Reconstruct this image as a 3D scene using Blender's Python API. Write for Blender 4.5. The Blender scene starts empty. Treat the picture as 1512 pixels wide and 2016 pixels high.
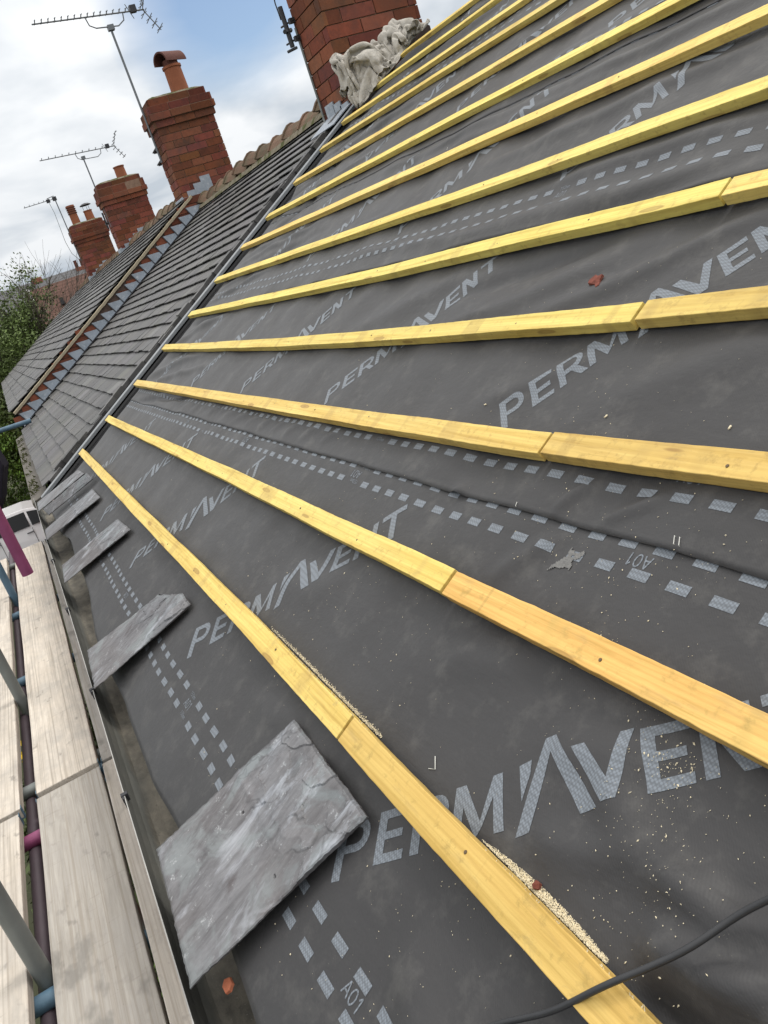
import bpy, bmesh, math, random
import numpy as np
from mathutils import Vector, Matrix, noise
R = math.radians
random.seed(7)
rng = np.random.default_rng(7)
S = bpy.context.scene
COL = S.collection

# ------------------------------------------------------------------ camera
PITCH = R(30.025)
CP, SP = math.cos(PITCH), math.sin(PITCH)
CAM = (0.0, -0.41720, 0.72188)
right = (0.421977, 0.851848, -0.310307)
down = (0.163161, -0.408040, -0.898266)
fwd = (-0.891804, 0.328417, -0.311172)
cd = bpy.data.cameras.new('camera')
cam = bpy.data.objects.new('camera', cd); COL.objects.link(cam)
cam.matrix_world = Matrix(((right[0], -down[0], -fwd[0], CAM[0]), (right[1], -down[1], -fwd[1], CAM[1]),
                           (right[2], -down[2], -fwd[2], CAM[2]), (0, 0, 0, 1)))
cd.sensor_fit = 'VERTICAL'; cd.sensor_height = 36.0; cd.lens = 36.0*1615.64/2016.0
cd.clip_start = 0.02; cd.clip_end = 2000
S.camera = cam
# ------------------------------------------------------------------ world
S.view_settings.view_transform = 'Standard'; S.view_settings.look = 'None'
S.view_settings.exposure = 0.0; S.view_settings.gamma = 1.0
w = bpy.data.worlds.new('World'); S.world = w; w.use_nodes = True
nt = w.node_tree; nt.nodes.clear()
def N(t, ty, **k):
    n = t.nodes.new(ty)
    for a, b in k.items(): setattr(n, a, b)
    return n
def L(t, a, b): t.links.new(a, b)
out = N(nt, 'ShaderNodeOutputWorld'); bg = N(nt, 'ShaderNodeBackground'); bg2 = N(nt, 'ShaderNodeBackground')
sky = N(nt, 'ShaderNodeTexSky', sky_type='NISHITA', sun_disc=False)
SUN_EL, SUN_ROT = R(62), R(-12)
sky.sun_elevation = SUN_EL; sky.sun_rotation = SUN_ROT
bg.inputs[1].default_value = 0.13
L(nt, sky.outputs[0], bg.inputs[0])
tc = N(nt, 'ShaderNodeTexCoord')
sep = N(nt, 'ShaderNodeSeparateXYZ'); L(nt, tc.outputs['Generated'], sep.inputs[0])
def M(t, op, a, b=None, c=None, clamp=False):
    n = N(t, 'ShaderNodeMath', operation=op, use_clamp=clamp)
    for i, v in enumerate((a, b, c)):
        if v is None: continue
        if isinstance(v, (int, float)): n.inputs[i].default_value = v
        else: L(t, v, n.inputs[i])
    return n.outputs[0]
zc = M(nt, 'MAXIMUM', sep.outputs[2], 0.0)
den = M(nt, 'ADD', zc, 0.22)
px = M(nt, 'DIVIDE', sep.outputs[0], den); py = M(nt, 'DIVIDE', sep.outputs[1], den)
cmb = N(nt, 'ShaderNodeCombineXYZ'); L(nt, px, cmb.inputs[0]); L(nt, py, cmb.inputs[1])
n1 = N(nt, 'ShaderNodeTexNoise'); n1.inputs['Scale'].default_value = 1.9; n1.inputs['Detail'].default_value = 5; n1.inputs['Roughness'].default_value = .5
n1.inputs['Distortion'].default_value = .25
L(nt, cmb.outputs[0], n1.inputs['Vector'])
n2 = N(nt, 'ShaderNodeTexNoise'); n2.inputs['Scale'].default_value = 0.8; n2.inputs['Detail'].default_value = 3
L(nt, cmb.outputs[0], n2.inputs['Vector'])
ramp = N(nt, 'ShaderNodeValToRGB'); L(nt, n1.outputs[0], ramp.inputs[0])
ramp.color_ramp.elements[0].position = .40; ramp.color_ramp.elements[0].color = (.50, .57, .65, 1)
ramp.color_ramp.elements[1].position = .60; ramp.color_ramp.elements[1].color = (.90, .93, .96, 1)
# cloud layer grows brighter towards the zenith, as an overcast sky does
el = M(nt, 'POWER', zc, 1.3)
zen = M(nt, 'MULTIPLY_ADD', el, 1.75, 0.93)
wm = N(nt, 'ShaderNodeMix', data_type='RGBA'); wm.inputs[7].default_value = (.80, .785, .76, 1)
L(nt, M(nt, 'MULTIPLY', zc, 1.25, clamp=True), wm.inputs[0]); L(nt, ramp.outputs[0], wm.inputs[6])
L(nt, wm.outputs[2], bg2.inputs[0]); L(nt, zen, bg2.inputs[1])
# a gap in the clouds
dp = N(nt, 'ShaderNodeVectorMath', operation='DOT_PRODUCT'); L(nt, tc.outputs['Generated'], dp.inputs[0])
dp.inputs[1].default_value = Vector((-0.895, 0.345, 0.283)).normalized()
gap = N(nt, 'ShaderNodeMapRange'); L(nt, dp.outputs['Value'], gap.inputs[0])
gap.inputs[1].default_value = .990; gap.inputs[2].default_value = 1.0
gn = M(nt, 'MULTIPLY_ADD', n1.outputs[0], -.55, M(nt, 'MULTIPLY_ADD', n2.outputs[0], .65, .22))
gm = M(nt, 'MULTIPLY_ADD', gap.outputs[0], 1.0, gn)
gm2 = M(nt, 'SUBTRACT', gm, 0.44, clamp=True)
gm3 = M(nt, 'MULTIPLY', gm2, 1.35, clamp=True)
mixw = N(nt, 'ShaderNodeMixShader'); L(nt, gm3, mixw.inputs[0]); L(nt, bg2.outputs[0], mixw.inputs[1]); L(nt, bg.outputs[0], mixw.inputs[2])
L(nt, mixw.outputs[0], out.inputs[0])
sd = bpy.data.lights.new('sun', 'SUN'); sd.energy = 1.5; sd.angle = R(14); sd.color = (1, .96, .9)
sun = bpy.data.objects.new('sun', sd); COL.objects.link(sun)
sun.rotation_euler = Vector((math.sin(SUN_ROT)*math.cos(SUN_EL), math.cos(SUN_ROT)*math.cos(SUN_EL), math.sin(SUN_EL))).to_track_quat('Z', 'Y').to_euler()

# ------------------------------------------------------------------ frames
def rf(x, u, n=0.0):      # roof frame (along eaves, up slope, normal) -> world
    return (x, u*CP - n*SP, u*SP + n*CP)

# ------------------------------------------------------------------ materials
class Mat:
    def __init__(s, name, rough=.7, spec=.3):
        s.m = bpy.data.materials.new(name); s.m.use_nodes = True
        s.t = s.m.node_tree; s.b = s.t.nodes['Principled BSDF']
        s.b.inputs['Roughness'].default_value = rough; s.b.inputs['Specular IOR Level'].default_value = spec
        s.tc = None
    def coord(s, scale=(1, 1, 1), rot=(0, 0, 0), kind='Object'):
        if s.tc is None: s.tc = N(s.t, 'ShaderNodeTexCoord')
        mp = N(s.t, 'ShaderNodeMapping'); mp.inputs['Scale'].default_value = scale; mp.inputs['Rotation'].default_value = rot
        L(s.t, s.tc.outputs[kind], mp.inputs[0]); return mp.outputs[0]
    def noise(s, scale=1, detail=4, rough=.5, sc=(1, 1, 1), rot=(0, 0, 0), dist=0, offs=None):
        n = N(s.t, 'ShaderNodeTexNoise'); n.inputs['Scale'].default_value = scale; n.inputs['Detail'].default_value = detail
        n.inputs['Roughness'].default_value = rough; n.inputs['Distortion'].default_value = dist
        v = s.coord(sc, rot)
        if offs is not None:
            a = N(s.t, 'ShaderNodeVectorMath', operation='ADD'); L(s.t, v, a.inputs[0]); L(s.t, offs, a.inputs[1]); v = a.outputs[0]
        L(s.t, v, n.inputs['Vector']); return n.outputs[0]
    def vor(s, scale=1, rnd=1, sc=(1, 1, 1), rot=(0, 0, 0), feature='F1', out=0):
        n = N(s.t, 'ShaderNodeTexVoronoi', feature=feature); n.inputs['Scale'].default_value = scale; n.inputs['Randomness'].default_value = rnd
        L(s.t, s.coord(sc, rot), n.inputs['Vector']); return n.outputs[out]
    def ramp(s, fac, stops):
        r = N(s.t, 'ShaderNodeValToRGB'); L(s.t, fac, r.inputs[0]); e = r.color_ramp.elements
        while len(e) < len(stops): e.new(.5)
        for i, (p, c) in enumerate(stops):
            e[i].position = p; e[i].color = (*c, 1) if isinstance(c, (tuple, list)) else (c, c, c, 1)
        return r.outputs[0]
    def mix(s, fac, a, b, mode='MIX'):
        n = N(s.t, 'ShaderNodeMix', data_type='RGBA', blend_type=mode)
        for i, v in ((0, fac), (6, a), (7, b)):
            if isinstance(v, (int, float)): n.inputs[i].default_value = v
            elif isinstance(v, (tuple, list)): n.inputs[i].default_value = (*v, 1)
            else: L(s.t, v, n.inputs[i])
        return n.outputs[2]
    def math(s, op, a, b=None, c=None, clamp=False): return M(s.t, op, a, b, c, clamp)
    def attr(s, name, kind='GEOMETRY', out='Fac'):
        n = N(s.t, 'ShaderNodeAttribute', attribute_name=name, attribute_type=kind); return n.outputs[out]
    def objrand(s):
        n = N(s.t, 'ShaderNodeObjectInfo'); return n.outputs['Random']
    def color(s, c):
        if isinstance(c, (tuple, list)): s.b.inputs['Base Color'].default_value = (*c, 1)
        else: L(s.t, c, s.b.inputs['Base Color'])
    def rough(s, r): L(s.t, r, s.b.inputs['Roughness'])
    def bump(s, h, strength=.3, dist=.002):
        b = N(s.t, 'ShaderNodeBump'); b.inputs['Strength'].default_value = strength; b.inputs['Distance'].default_value = dist
        L(s.t, h, b.inputs['Height'])
        if s.b.inputs['Normal'].is_linked: L(s.t, s.b.inputs['Normal'].links[0].from_socket, b.inputs['Normal'])
        L(s.t, b.outputs[0], s.b.inputs['Normal'])

def plain(name, c, rough=.6, spec=.3, var=.25, scale=8, metal=0, bump=.1):
    m = Mat(name, rough, spec); f = m.noise(scale, 5, .6)
    m.color(m.mix(f, tuple(v*(1-var) for v in c), tuple(min(1, v*(1+var)) for v in c)))
    m.b.inputs['Metallic'].default_value = metal
    if bump: m.bump(m.noise(scale*8, 3), bump)
    return m.m

# membrane ------------------------------------------------------------
def membrane_mats():
    m = Mat('membrane_fabric', .5, .32)
    m.b.inputs['Sheen Weight'].default_value = .05; m.b.inputs['Sheen Roughness'].default_value = .5
    rot = (R(30), 0, 0)
    big = m.noise(2.2, 4, .55); fine = m.noise(60, 3, .6)
    c = m.mix(big, (.0275, .0270, .0283), (.041, .0402, .0417))
    dust = m.ramp(m.noise(14, 6, .7), [(.52, 0), (.78, 1)])
    c = m.mix(m.math('MULTIPLY', dust, .35), c, (.15, .145, .135))
    sp = m.ramp(m.vor(70, 1), [(.0, 1), (.07, 0)])
    patch = m.ramp(m.noise(3.1, 3), [(.45, 0), (.7, 1)])
    c = m.mix(m.math('MULTIPLY', m.math('MULTIPLY', sp, patch), .30), c, (.45, .42, .36))
    c = m.mix(m.math('MULTIPLY', fine, .25), c, (.045, .045, .048))
    m.color(c)
    m.rough(m.ramp(m.noise(5, 4), [(.3, .48), (.75, .60)]))
    # woven scrim: fine crossed ribs
    wv = N(m.t, 'ShaderNodeTexWave', wave_type='BANDS', bands_direction='DIAGONAL'); wv.inputs['Scale'].default_value = 110
    wv.inputs['Distortion'].default_value = .3
    L(m.t, m.coord((1, 1, 1), (0, 0, R(10))), wv.inputs['Vector'])
    m.bump(wv.outputs[1], .10, .0006)
    m.bump(m.noise(1, 5, .6, sc=(3, 7, 7), rot=(0, 0, R(-28)), dist=.8), .28, .010)
    m.bump(m.noise(9, 4, .6, sc=(1, 1.6, 1.6)), .5, .006)
    p = Mat('membrane_print', .55, .3)
    d = p.vor(230, .10, rot=(0, 0, R(28)))
    f = p.ramp(d, [(.30, (.19, .215, .25)), (.62, (.062, .068, .077))])
    p.b.inputs['Sheen Weight'].default_value = .08; p.b.inputs['Sheen Roughness'].default_value = .5
    wear = p.ramp(p.noise(25, 5, .7), [(.55, 0), (.85, 1)])
    p.color(p.mix(p.math('MULTIPLY', wear, .5), p.mix(.45, f, (.175, .198, .225)), (.06, .063, .068)))
    p.bump(p.noise(9, 4, .6, sc=(1, 1.6, 1.6)), .5, .006)
    return m.m, p.m
MEM, PRINT = membrane_mats()

def wood_mat():
    m = Mat('batten_timber', .62, .25)
    rnd = m.objrand()
    off = N(m.t, 'ShaderNodeCombineXYZ'); L(m.t, m.math('MULTIPLY', rnd, 37.0), off.inputs[0]); L(m.t, m.math('MULTIPLY', rnd, 11.0), off.inputs[1])
    warm = m.attr('warmth', 'OBJECT')
    g = m.noise(1, 6, .62, sc=(1.6, 46, 46), dist=1.1, offs=off.outputs[0])
    g2 = m.noise(1, 4, .5, sc=(.9, 9, 9), dist=.6, offs=off.outputs[0])
    cool = m.mix(m.ramp(g, [(.3, 0), (.7, 1)]), (.56, .41, .085), (.80, .665, .20))
    hot = m.mix(m.ramp(g, [(.3, 0), (.7, 1)]), (.50, .27, .075), (.76, .46, .15))
    c = m.mix(warm, cool, hot)
    c = m.mix(m.ramp(g2, [(.45, 0), (.8, .5)]), c, (.70, .60, .22))
    # knots
    v = N(m.t, 'ShaderNodeTexVoronoi'); v.inputs['Scale'].default_value = 1; v.inputs['Randomness'].default_value = 1
    a = N(m.t, 'ShaderNodeVectorMath', operation='ADD'); L(m.t, m.coord((3.4, 19, 19)), a.inputs[0]); L(m.t, off.outputs[0], a.inputs[1])
    L(m.t, a.outputs[0], v.inputs['Vector'])
    k = m.ramp(v.outputs[0], [(.0, .95), (.07, .55), (.13, .8), (.155, 0)])
    c = m.mix(m.math('MULTIPLY', m.ramp(v.outputs[0], [(.13, .6), (.32, 0)]), .5), c, (.50, .34, .10))
    c = m.mix(m.math('MULTIPLY', k, .75), c, (.22, .115, .035))
    wv = N(m.t, 'ShaderNodeTexWave', wave_type='RINGS', rings_direction='X'); wv.inputs['Scale'].default_value = 1.0; wv.inputs['Distortion'].default_value = 5.5
    wv.inputs['Detail'].default_value = 3; wv.inputs['Detail Scale'].default_value = 1.3
    a2 = N(m.t, 'ShaderNodeVectorMath', operation='ADD'); L(m.t, m.coord((1.1, 42, 42)), a2.inputs[0]); L(m.t, off.outputs[0], a2.inputs[1]); L(m.t, a2.outputs[0], wv.inputs['Vector'])
    c = m.mix(m.math('MULTIPLY', m.ramp(wv.outputs[1], [(.0, 0), (.62, 0), (.95, 1)]), .22), c, m.mix(warm, (.50, .36, .10), (.42, .21, .06)))
    # cut marks / stamps across, pale and dark
    band = m.noise(1, 2, .5, sc=(9, .4, .4), offs=off.outputs[0])
    c = m.mix(m.ramp(band, [(.58, 0), (.63, .42)]), c, (.44, .32, .10))
    dirt = m.noise(1, 6, .75, sc=(11, 30, 30), dist=.5, offs=off.outputs[0])
    c = m.mix(m.ramp(dirt, [(.60, 0), (.70, .45)]), c, (.32, .25, .11))
    cutm = m.noise(1, 1, .5, sc=(55, .6, .6), offs=off.outputs[0])
    c = m.mix(m.ramp(cutm, [(.70, 0), (.74, .35)]), c, (.30, .21, .07))
    blot = m.noise(1, 4, .6, sc=(5, 22, 22), offs=off.outputs[0])
    c = m.mix(m.math('MULTIPLY', m.ramp(blot, [(.58, 0), (.72, .55)]), m.math('ADD', warm, .25)), c, (.36, .25, .11))
    c = m.mix(m.ramp(m.noise(40, 5, .7), [(.55, 0), (.70, .55)]), c, (.33, .23, .07))
    st = m.noise(1, 3, .6, sc=(3, 130, 130), offs=off.outputs[0])
    c = m.mix(m.ramp(st, [(.62, 0), (.72, .35)]), c, (.33, .24, .07))
    c = m.mix(m.math('MULTIPLY', m.ramp(g, [(.30, 1), (.46, 0)]), .5), c, (.40, .27, .06))
    hv = N(m.t, 'ShaderNodeHueSaturation'); L(m.t, m.math('MULTIPLY_ADD', rnd, .24, .86), hv.inputs['Value']); L(m.t, m.math('MULTIPLY_ADD', m.math('FRACT', m.math('MULTIPLY', rnd, 7.31)), .02, .487), hv.inputs['Hue']); L(m.t, c, hv.inputs['Color']); c = hv.outputs[0]
    rf_ = m.noise(1, 4, .7, sc=(60, 160, 160)); m.bump(rf_, .35, .0008)
    m.color(c); m.bump(g, .25, .0012); m.bump(st, .2, .0008)
    return m.m
WOOD = wood_mat()

def board_mat():
    m = Mat('scaffold_board_timber', .8, .15)
    rnd = m.objrand()
    off = N(m.t, 'ShaderNodeCombineXYZ'); L(m.t, m.math('MULTIPLY', rnd, 23.0), off.inputs[0]); L(m.t, m.math('MULTIPLY', rnd, 5.0), off.inputs[1])
    g = m.noise(1, 7, .7, sc=(4, 60, 60), dist=.4, offs=off.outputs[0])
    b = m.noise(1, 6, .68, sc=(6, 9, 9), dist=.3, offs=off.outputs[0])
    tone = m.attr('tone', 'OBJECT')
    c1 = m.mix(m.ramp(g, [(.3, 0), (.72, 1)]), (.47, .415, .35), (.68, .62, .54))
    c2 = m.mix(m.ramp(g, [(.3, 0), (.72, 1)]), (.205, .198, .185), (.345, .33, .305))
    c = m.mix(tone, c1, c2)
    c = m.mix(m.ramp(b, [(.42, 0), (.7, .65)]), c, (.36, .34, .315))
    fl = m.noise(1, 3, .5, sc=(1.2, 150, 150), dist=.2, offs=off.outputs[0])
    c = m.mix(m.ramp(fl, [(.50, 0), (.66, .5)]), c, (.25, .215, .175))
    smg = m.noise(1, 4, .62, sc=(4.5, 8, 8), rot=(0, 0, R(35)), offs=off.outputs[0])
    c = m.mix(m.math('MULTIPLY', m.ramp(smg, [(.56, 0), (.66, .75)]), m.math('ADD', tone, .2), clamp=True), c, (.19, .18, .165))
    c = m.mix(m.ramp(m.vor(38, 1), [(.0, .75), (.055, 0)]), c, (.12, .10, .085))
    spots = m.ramp(m.noise(1, 3, .6, sc=(9, 16, 16), offs=off.outputs[0]), [(.64, 0), (.72, .55)])
    c = m.mix(spots, c, (.17, .155, .14))
    # saw scuffs running across
    sc_ = m.noise(1, 4, .6, sc=(70, 9, 9), rot=(0, 0, R(24)), offs=off.outputs[0])
    c = m.mix(m.ramp(sc_, [(.62, 0), (.74, .4)]), c, (.25, .225, .20))
    m.color(c); m.bump(g, .4, .002); m.bump(sc_, .2, .001)
    return m.m
BOARD = board_mat()

def slate_mat(name):
    m = Mat(name, .42, .45)
    rnd = m.objrand()
    off = N(m.t, 'ShaderNodeCombineXYZ'); L(m.t, m.math('MULTIPLY', rnd, 31.0), off.inputs[0])
    rz = (0, 0, R(-16))
    g = m.noise(1, 8, .7, sc=(30, 5, 5), rot=rz, dist=.5, offs=off.outputs[0])
    b = m.noise(7, 6, .62, dist=.6, offs=off.outputs[0]); s2 = m.noise(1, 7, .8, sc=(60, 22, 22), rot=rz, offs=off.outputs[0])
    v = m.noise(3.2, 3, .5, offs=off.outputs[0])
    c = m.mix(m.ramp(g, [(.34, 0), (.70, 1)]), (.088, .084, .088), (.205, .205, .215))
    c = m.mix(m.ramp(v, [(.44, 0), (.56, .75)]), c, m.mix(m.ramp(g, [(.34, 0), (.70, 1)]), (.095, .086, .088), (.170, .160, .160)))
    c = m.mix(m.ramp(b, [(.52, 0), (.60, .8)]), c, (.19, .205, .21))
    pale = m.noise(1, 6, .7, sc=(14, 4.5, 4.5), rot=rz, dist=.4, offs=off.outputs[0])
    c = m.mix(m.ramp(pale, [(.54, 0), (.66, .8)]), c, (.33, .34, .37))
    c = m.mix(m.ramp(pale, [(.30, .75), (.41, 0)]), c, (.060, .054, .056))
    c = m.mix(m.ramp(b, [(.30, .8), (.40, 0)]), c, (.065, .052, .052))
    c = m.mix(m.ramp(s2, [(.60, 0), (.72, .55)]), c, (.42, .43, .44))
    c = m.mix(m.ramp(m.noise(38, 6, .8, offs=off.outputs[0]), [(.60, 0), (.68, .8)]), c, (.42, .43, .44))
    c = m.mix(1.0, c, m.attr('tint', out='Color'), 'MULTIPLY')
    m.color(c); m.rough(m.ramp(b, [(.3, .34), (.7, .55)])); m.bump(g, .45, .002); m.bump(s2, .5, .0015)
    return m.m
SLATE = slate_mat('loose_slate_stone')

def roof_slate_mat():
    m = Mat('weathered_roof_slate', .55, .35)
    t = m.attr('tint', out='Color')
    st = m.noise(1, 5, .65, sc=(26, 2.5, 2.5), dist=.3); b = m.noise(2.2, 4, .6)
    c = m.mix(st, (.044, .043, .043), (.125, .121, .119))
    c = m.mix(m.ramp(b, [(.5, 0), (.75, .5)]), c, (.13, .125, .10))
    c = m.mix(1.0, c, t, 'MULTIPLY')
    c = m.mix(m.ramp(m.noise(30, 5, .7), [(.62, 0), (.75, .4)]), c, (.30, .30, .27))
    c = m.mix(m.ramp(m.noise(1, 4, .7, sc=(55, 3, 3)), [(.58, 0), (.72, .45)]), c, (.30, .28, .26))
    m.color(c); m.bump(st, .4, .002)
    return m.m
RSLATE = roof_slate_mat()

def brick_mat():
    m = Mat('red_brick', .85, .2)
    t = m.attr('tint', out='Color')
    c = m.mix(m.noise(28, 5, .65), (.12, .041, .025), (.285, .093, .052))
    c = m.mix(m.ramp(m.noise(9, 5, .7), [(.5, 0), (.72, .6)]), c, (.065, .038, .032))
    c = m.mix(m.math('MULTIPLY', m.ramp(m.noise(3.5, 5, .7), [(.5, 0), (.7, 1)]), .6), c, (.075, .045, .036))
    c = m.mix(1.0, c, t, 'MULTIPLY')
    m.color(c); m.bump(m.noise(60, 4, .7), .5, .004)
    return m.m
BRICK = brick_mat()
MORTAR = plain('lime_mortar', (.25, .165, .12), .95, .1, .45, 20)
SOOTY = plain('sooty_mortar', (.12, .085, .07), .95, .1, .45, 20)
def moss_mat():
    m = Mat('mossy_cement', .95, .1)
    c = m.mix(m.noise(12, 5, .7), (.09, .075, .045), (.30, .27, .21))
    c = m.mix(m.ramp(m.noise(7, 4), [(.5, 0), (.62, .9)]), c, (.075, .085, .03))
    m.color(c); m.bump(m.noise(30, 5, .7), .8, .01); return m.m
MOSS = moss_mat()
TERRA = plain('terracotta_clay', (.27, .095, .048), .75, .25, .3, 10)
TERRADK = plain('stained_clay', (.11, .045, .035), .8, .25, .4, 9)
def ridge_mat():
    m = Mat('clay_ridge_tile', .9, .15)
    t = m.attr('tint', out='Color')
    c = m.mix(m.noise(9, 6, .7), (.085, .055, .042), (.21, .135, .095))
    c = m.mix(m.ramp(m.noise(5, 5, .65), [(.44, 0), (.6, .85)]), c, (.105, .095, .062))
    c = m.mix(1.0, c, t, 'MULTIPLY'); m.color(c); m.bump(m.noise(26, 5, .7), .6, .006); return m.m
RIDGE = ridge_mat()
def lead_mat():
    m = Mat('lead_sheet', .42, .5)
    c = m.mix(m.noise(7, 5, .65), (.17, .205, .25), (.42, .46, .51))
    c = m.mix(m.ramp(m.noise(18, 5, .7), [(.55, 0), (.7, .5)]), c, (.62, .64, .66))
    m.color(c); m.bump(m.noise(11, 4), .5, .01); return m.m
LEAD = lead_mat()
STRIP = plain('grey_grp_trim', (.24, .255, .27), .5, .4, .2, 6)
DARKGAP = plain('gap_shade_deck', (.010, .010, .011), .8, .2, .3, 6)  # near-black deck colour stands in for the shade inside the roof gaps
CREAM = plain('verge_cement', (.42, .36, .26), .9, .1, .3, 9, bump=.5)
GALV = plain('galvanised_tube', (.17, .185, .18), .5, .4, .35, 9, metal=.35)
BLUE = plain('blue_painted_tube', (.075, .135, .19), .5, .4, .55, 14, bump=.3)
PINK = plain('magenta_painted_tube', (.20, .045, .115), .5, .4, .5, 14, bump=.3)
PURP = plain('faded_purple_tube', (.070, .052, .062), .55, .4, .35, 7)
BLACK = plain('black_rubber', (.030, .031, .034), .42, .4, .3, 40, bump=.05)
DARKMETAL = plain('dark_weathered_metal', (.045, .045, .05), .5, .5, .3, 10, metal=.5)
ALU = plain('dull_aluminium', (.16, .17, .18), .45, .5, .25, 10, metal=.6)
DARKTEX = plain('dark_canvas', (.018, .016, .024), .9, .15, .4, 12, bump=.5)
NAIL = plain('nail_steel', (.13, .09, .05), .5, .5, .3, 40, metal=.5)
DUST = plain('pale_sawdust', (.74, .66, .48), .9, .1, .2, 90)
TAR = plain('clear_sealant', (.135, .133, .128), .3, .6, .5, 120, bump=.6)
WHITEP = plain('white_staple', (.62, .62, .58), .4, .4, .05, 20)
def gutter_mat():
    m = Mat('silted_gutter', .75, .25)
    sepn = N(m.t, 'ShaderNodeSeparateXYZ'); L(m.t, N(m.t, 'ShaderNodeNewGeometry').outputs['Position'], sepn.inputs[0])
    wall = m.mix(m.noise(5, 5, .6, sc=(1, 3, 3)), (.070, .072, .066), (.135, .135, .122))
    silt = m.mix(m.ramp(m.noise(9, 6, .7, sc=(1, 1.6, 1.6)), [(.3, 0), (.7, 1)]), (.09, .085, .074), (.27, .245, .20))
    silt = m.mix(m.ramp(m.noise(24, 6, .75), [(.60, 0), (.70, .8)]), silt, (.05, .045, .035))
    silt = m.mix(m.ramp(m.vor(90, 1), [(.0, .7), (.12, 0)]), silt, (.42, .40, .36))
    f = N(m.t, 'ShaderNodeMapRange'); L(m.t, sepn.outputs[2], f.inputs[0])
    f.inputs[1].default_value = -.425; f.inputs[2].default_value = -.437
    fn = m.math('ADD', f.outputs[0], m.math('MULTIPLY_ADD', m.noise(7, 4), .8, -.4), clamp=True)
    m.color(m.mix(fn, wall, silt)); m.bump(m.noise(40, 5, .7), .5, .004); return m.m
GUTTER = gutter_mat()
LIP = plain('gutter_rim', (.33, .325, .31), .5, .4, .3, 14)

# ------------------------------------------------------------------ builders
class MB:
    def __init__(s): s.v = []; s.f = []; s.m = []; s.t = []
    def face(s, pts, mi=0, tint=(1, 1, 1)):
        b = len(s.v); s.v += [tuple(p) for p in pts]; s.f.append(list(range(b, b+len(pts)))); s.m.append(mi); s.t.append(tint)
    def add(s, verts, faces, mi=0, tint=(1, 1, 1)):
        b = len(s.v); s.v += [tuple(p) for p in verts]
        for f in faces: s.f.append([b+i for i in f]); s.m.append(mi); s.t.append(tint)
    def hexa(s, p, mi=0, tint=(1, 1, 1)):   # 8 pts: bottom 0-3, top 4-7 (ccw)
        s.add(p, [(3, 2, 1, 0), (4, 5, 6, 7), (0, 1, 5, 4), (1, 2, 6, 5), (2, 3, 7, 6), (3, 0, 4, 7)], mi, tint)
    def box(s, lo, hi, mi=0, tint=(1, 1, 1), fn=None):
        x0, y0, z0 = lo; x1, y1, z1 = hi
        p = [(x0, y0, z0), (x1, y0, z0), (x1, y1, z0), (x0, y1, z0), (x0, y0, z1), (x1, y0, z1), (x1, y1, z1), (x0, y1, z1)]
        if fn: p = [fn(*q) for q in p]
        s.hexa(p, mi, tint)
    def tube(s, pts, r, n=10, mi=0, caps=True, tint=(1, 1, 1)):
        pts = [Vector(p) for p in pts]; rs = r if isinstance(r, (list, tuple)) else [r]*len(pts)
        vs = []; fs = []; up = None
        for i, p in enumerate(pts):
            d = (pts[min(i+1, len(pts)-1)]-pts[max(i-1, 0)]).normalized()
            if up is None: up = d.orthogonal().normalized()
            up = (up-d*up.dot(d)).normalized(); sd_ = d.cross(up)
            for k in range(n):
                a = 2*math.pi*k/n; vs.append(p+(up*math.cos(a)+sd_*math.sin(a))*rs[i])
        for i in range(len(pts)-1):
            for k in range(n):
                fs.append((i*n+k, i*n+(k+1) % n, (i+1)*n+(k+1) % n, (i+1)*n+k))
        if caps: fs.append(tuple(reversed(range(n)))); fs.append(tuple((len(pts)-1)*n+k for k in range(n)))
        s.add(vs, fs, mi, tint)
    def lathe(s, c, prof, n=20, mi=0):       # profile (r, z) about vertical axis at c
        vs = [(c[0]+r*math.cos(2*math.pi*k/n), c[1]+r*math.sin(2*math.pi*k/n), c[2]+z) for r, z in prof for k in range(n)]
        fs = [(i*n+k, i*n+(k+1) % n, (i+1)*n+(k+1) % n, (i+1)*n+k) for i in range(len(prof)-1) for k in range(n)]
        s.add(vs, fs, mi)
    def build(s, name, mats, parent=None, smooth=False, bevel=0, origin=None):
        v = np.array(s.v, float)
        pl = Vector(parent['_w']) if parent is not None and '_w' in parent else Vector((0, 0, 0))
        if origin is None:
            if parent is not None: origin = pl
            else: origin = Vector((float((v[:, 0].min()+v[:, 0].max())/2), float((v[:, 1].min()+v[:, 1].max())/2), float(v[:, 2].min())))
        origin = Vector(origin)
        me = bpy.data.meshes.new(name)
        me.from_pydata((v-np.array(origin)).tolist(), [], s.f)
        if not isinstance(mats, (list, tuple)): mats = [mats]
        for m in mats: me.materials.append(m)
        me.polygons.foreach_set('material_index', s.m)
        if smooth: me.polygons.foreach_set('use_smooth', [True]*len(s.f))
        if any(t != (1, 1, 1) for t in s.t):
            at = me.attributes.new('tint', 'FLOAT_COLOR', 'FACE')
            at.data.foreach_set('color', [c for t in s.t for c in (*t, 1.0)])
        else:
            at = me.attributes.new('tint', 'FLOAT_COLOR', 'FACE'); at.data.foreach_set('color', [1.0]*4*len(s.f))
        me.update()
        o = bpy.data.objects.new(name, me); COL.objects.link(o)
        o.location = origin-pl; o['_w'] = list(origin)
        if parent is not None: o.parent = parent
        if bevel:
            b = o.modifiers.new('bevel', 'BEVEL'); b.width = bevel; b.segments = 2; b.limit_method = 'ANGLE'; b.angle_limit = R(50)
        return o
def tag(o, label=None, cat=None, group=None, kind=None):
    if label: o['label'] = label
    if cat: o['category'] = cat
    if group: o['group'] = group
    if kind: o['kind'] = kind
    return o
def empty(name, loc):
    o = bpy.data.objects.new(name, None); COL.objects.link(o); o.location = loc; o['_w'] = list(loc); o.empty_display_size = .1
    return o
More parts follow.
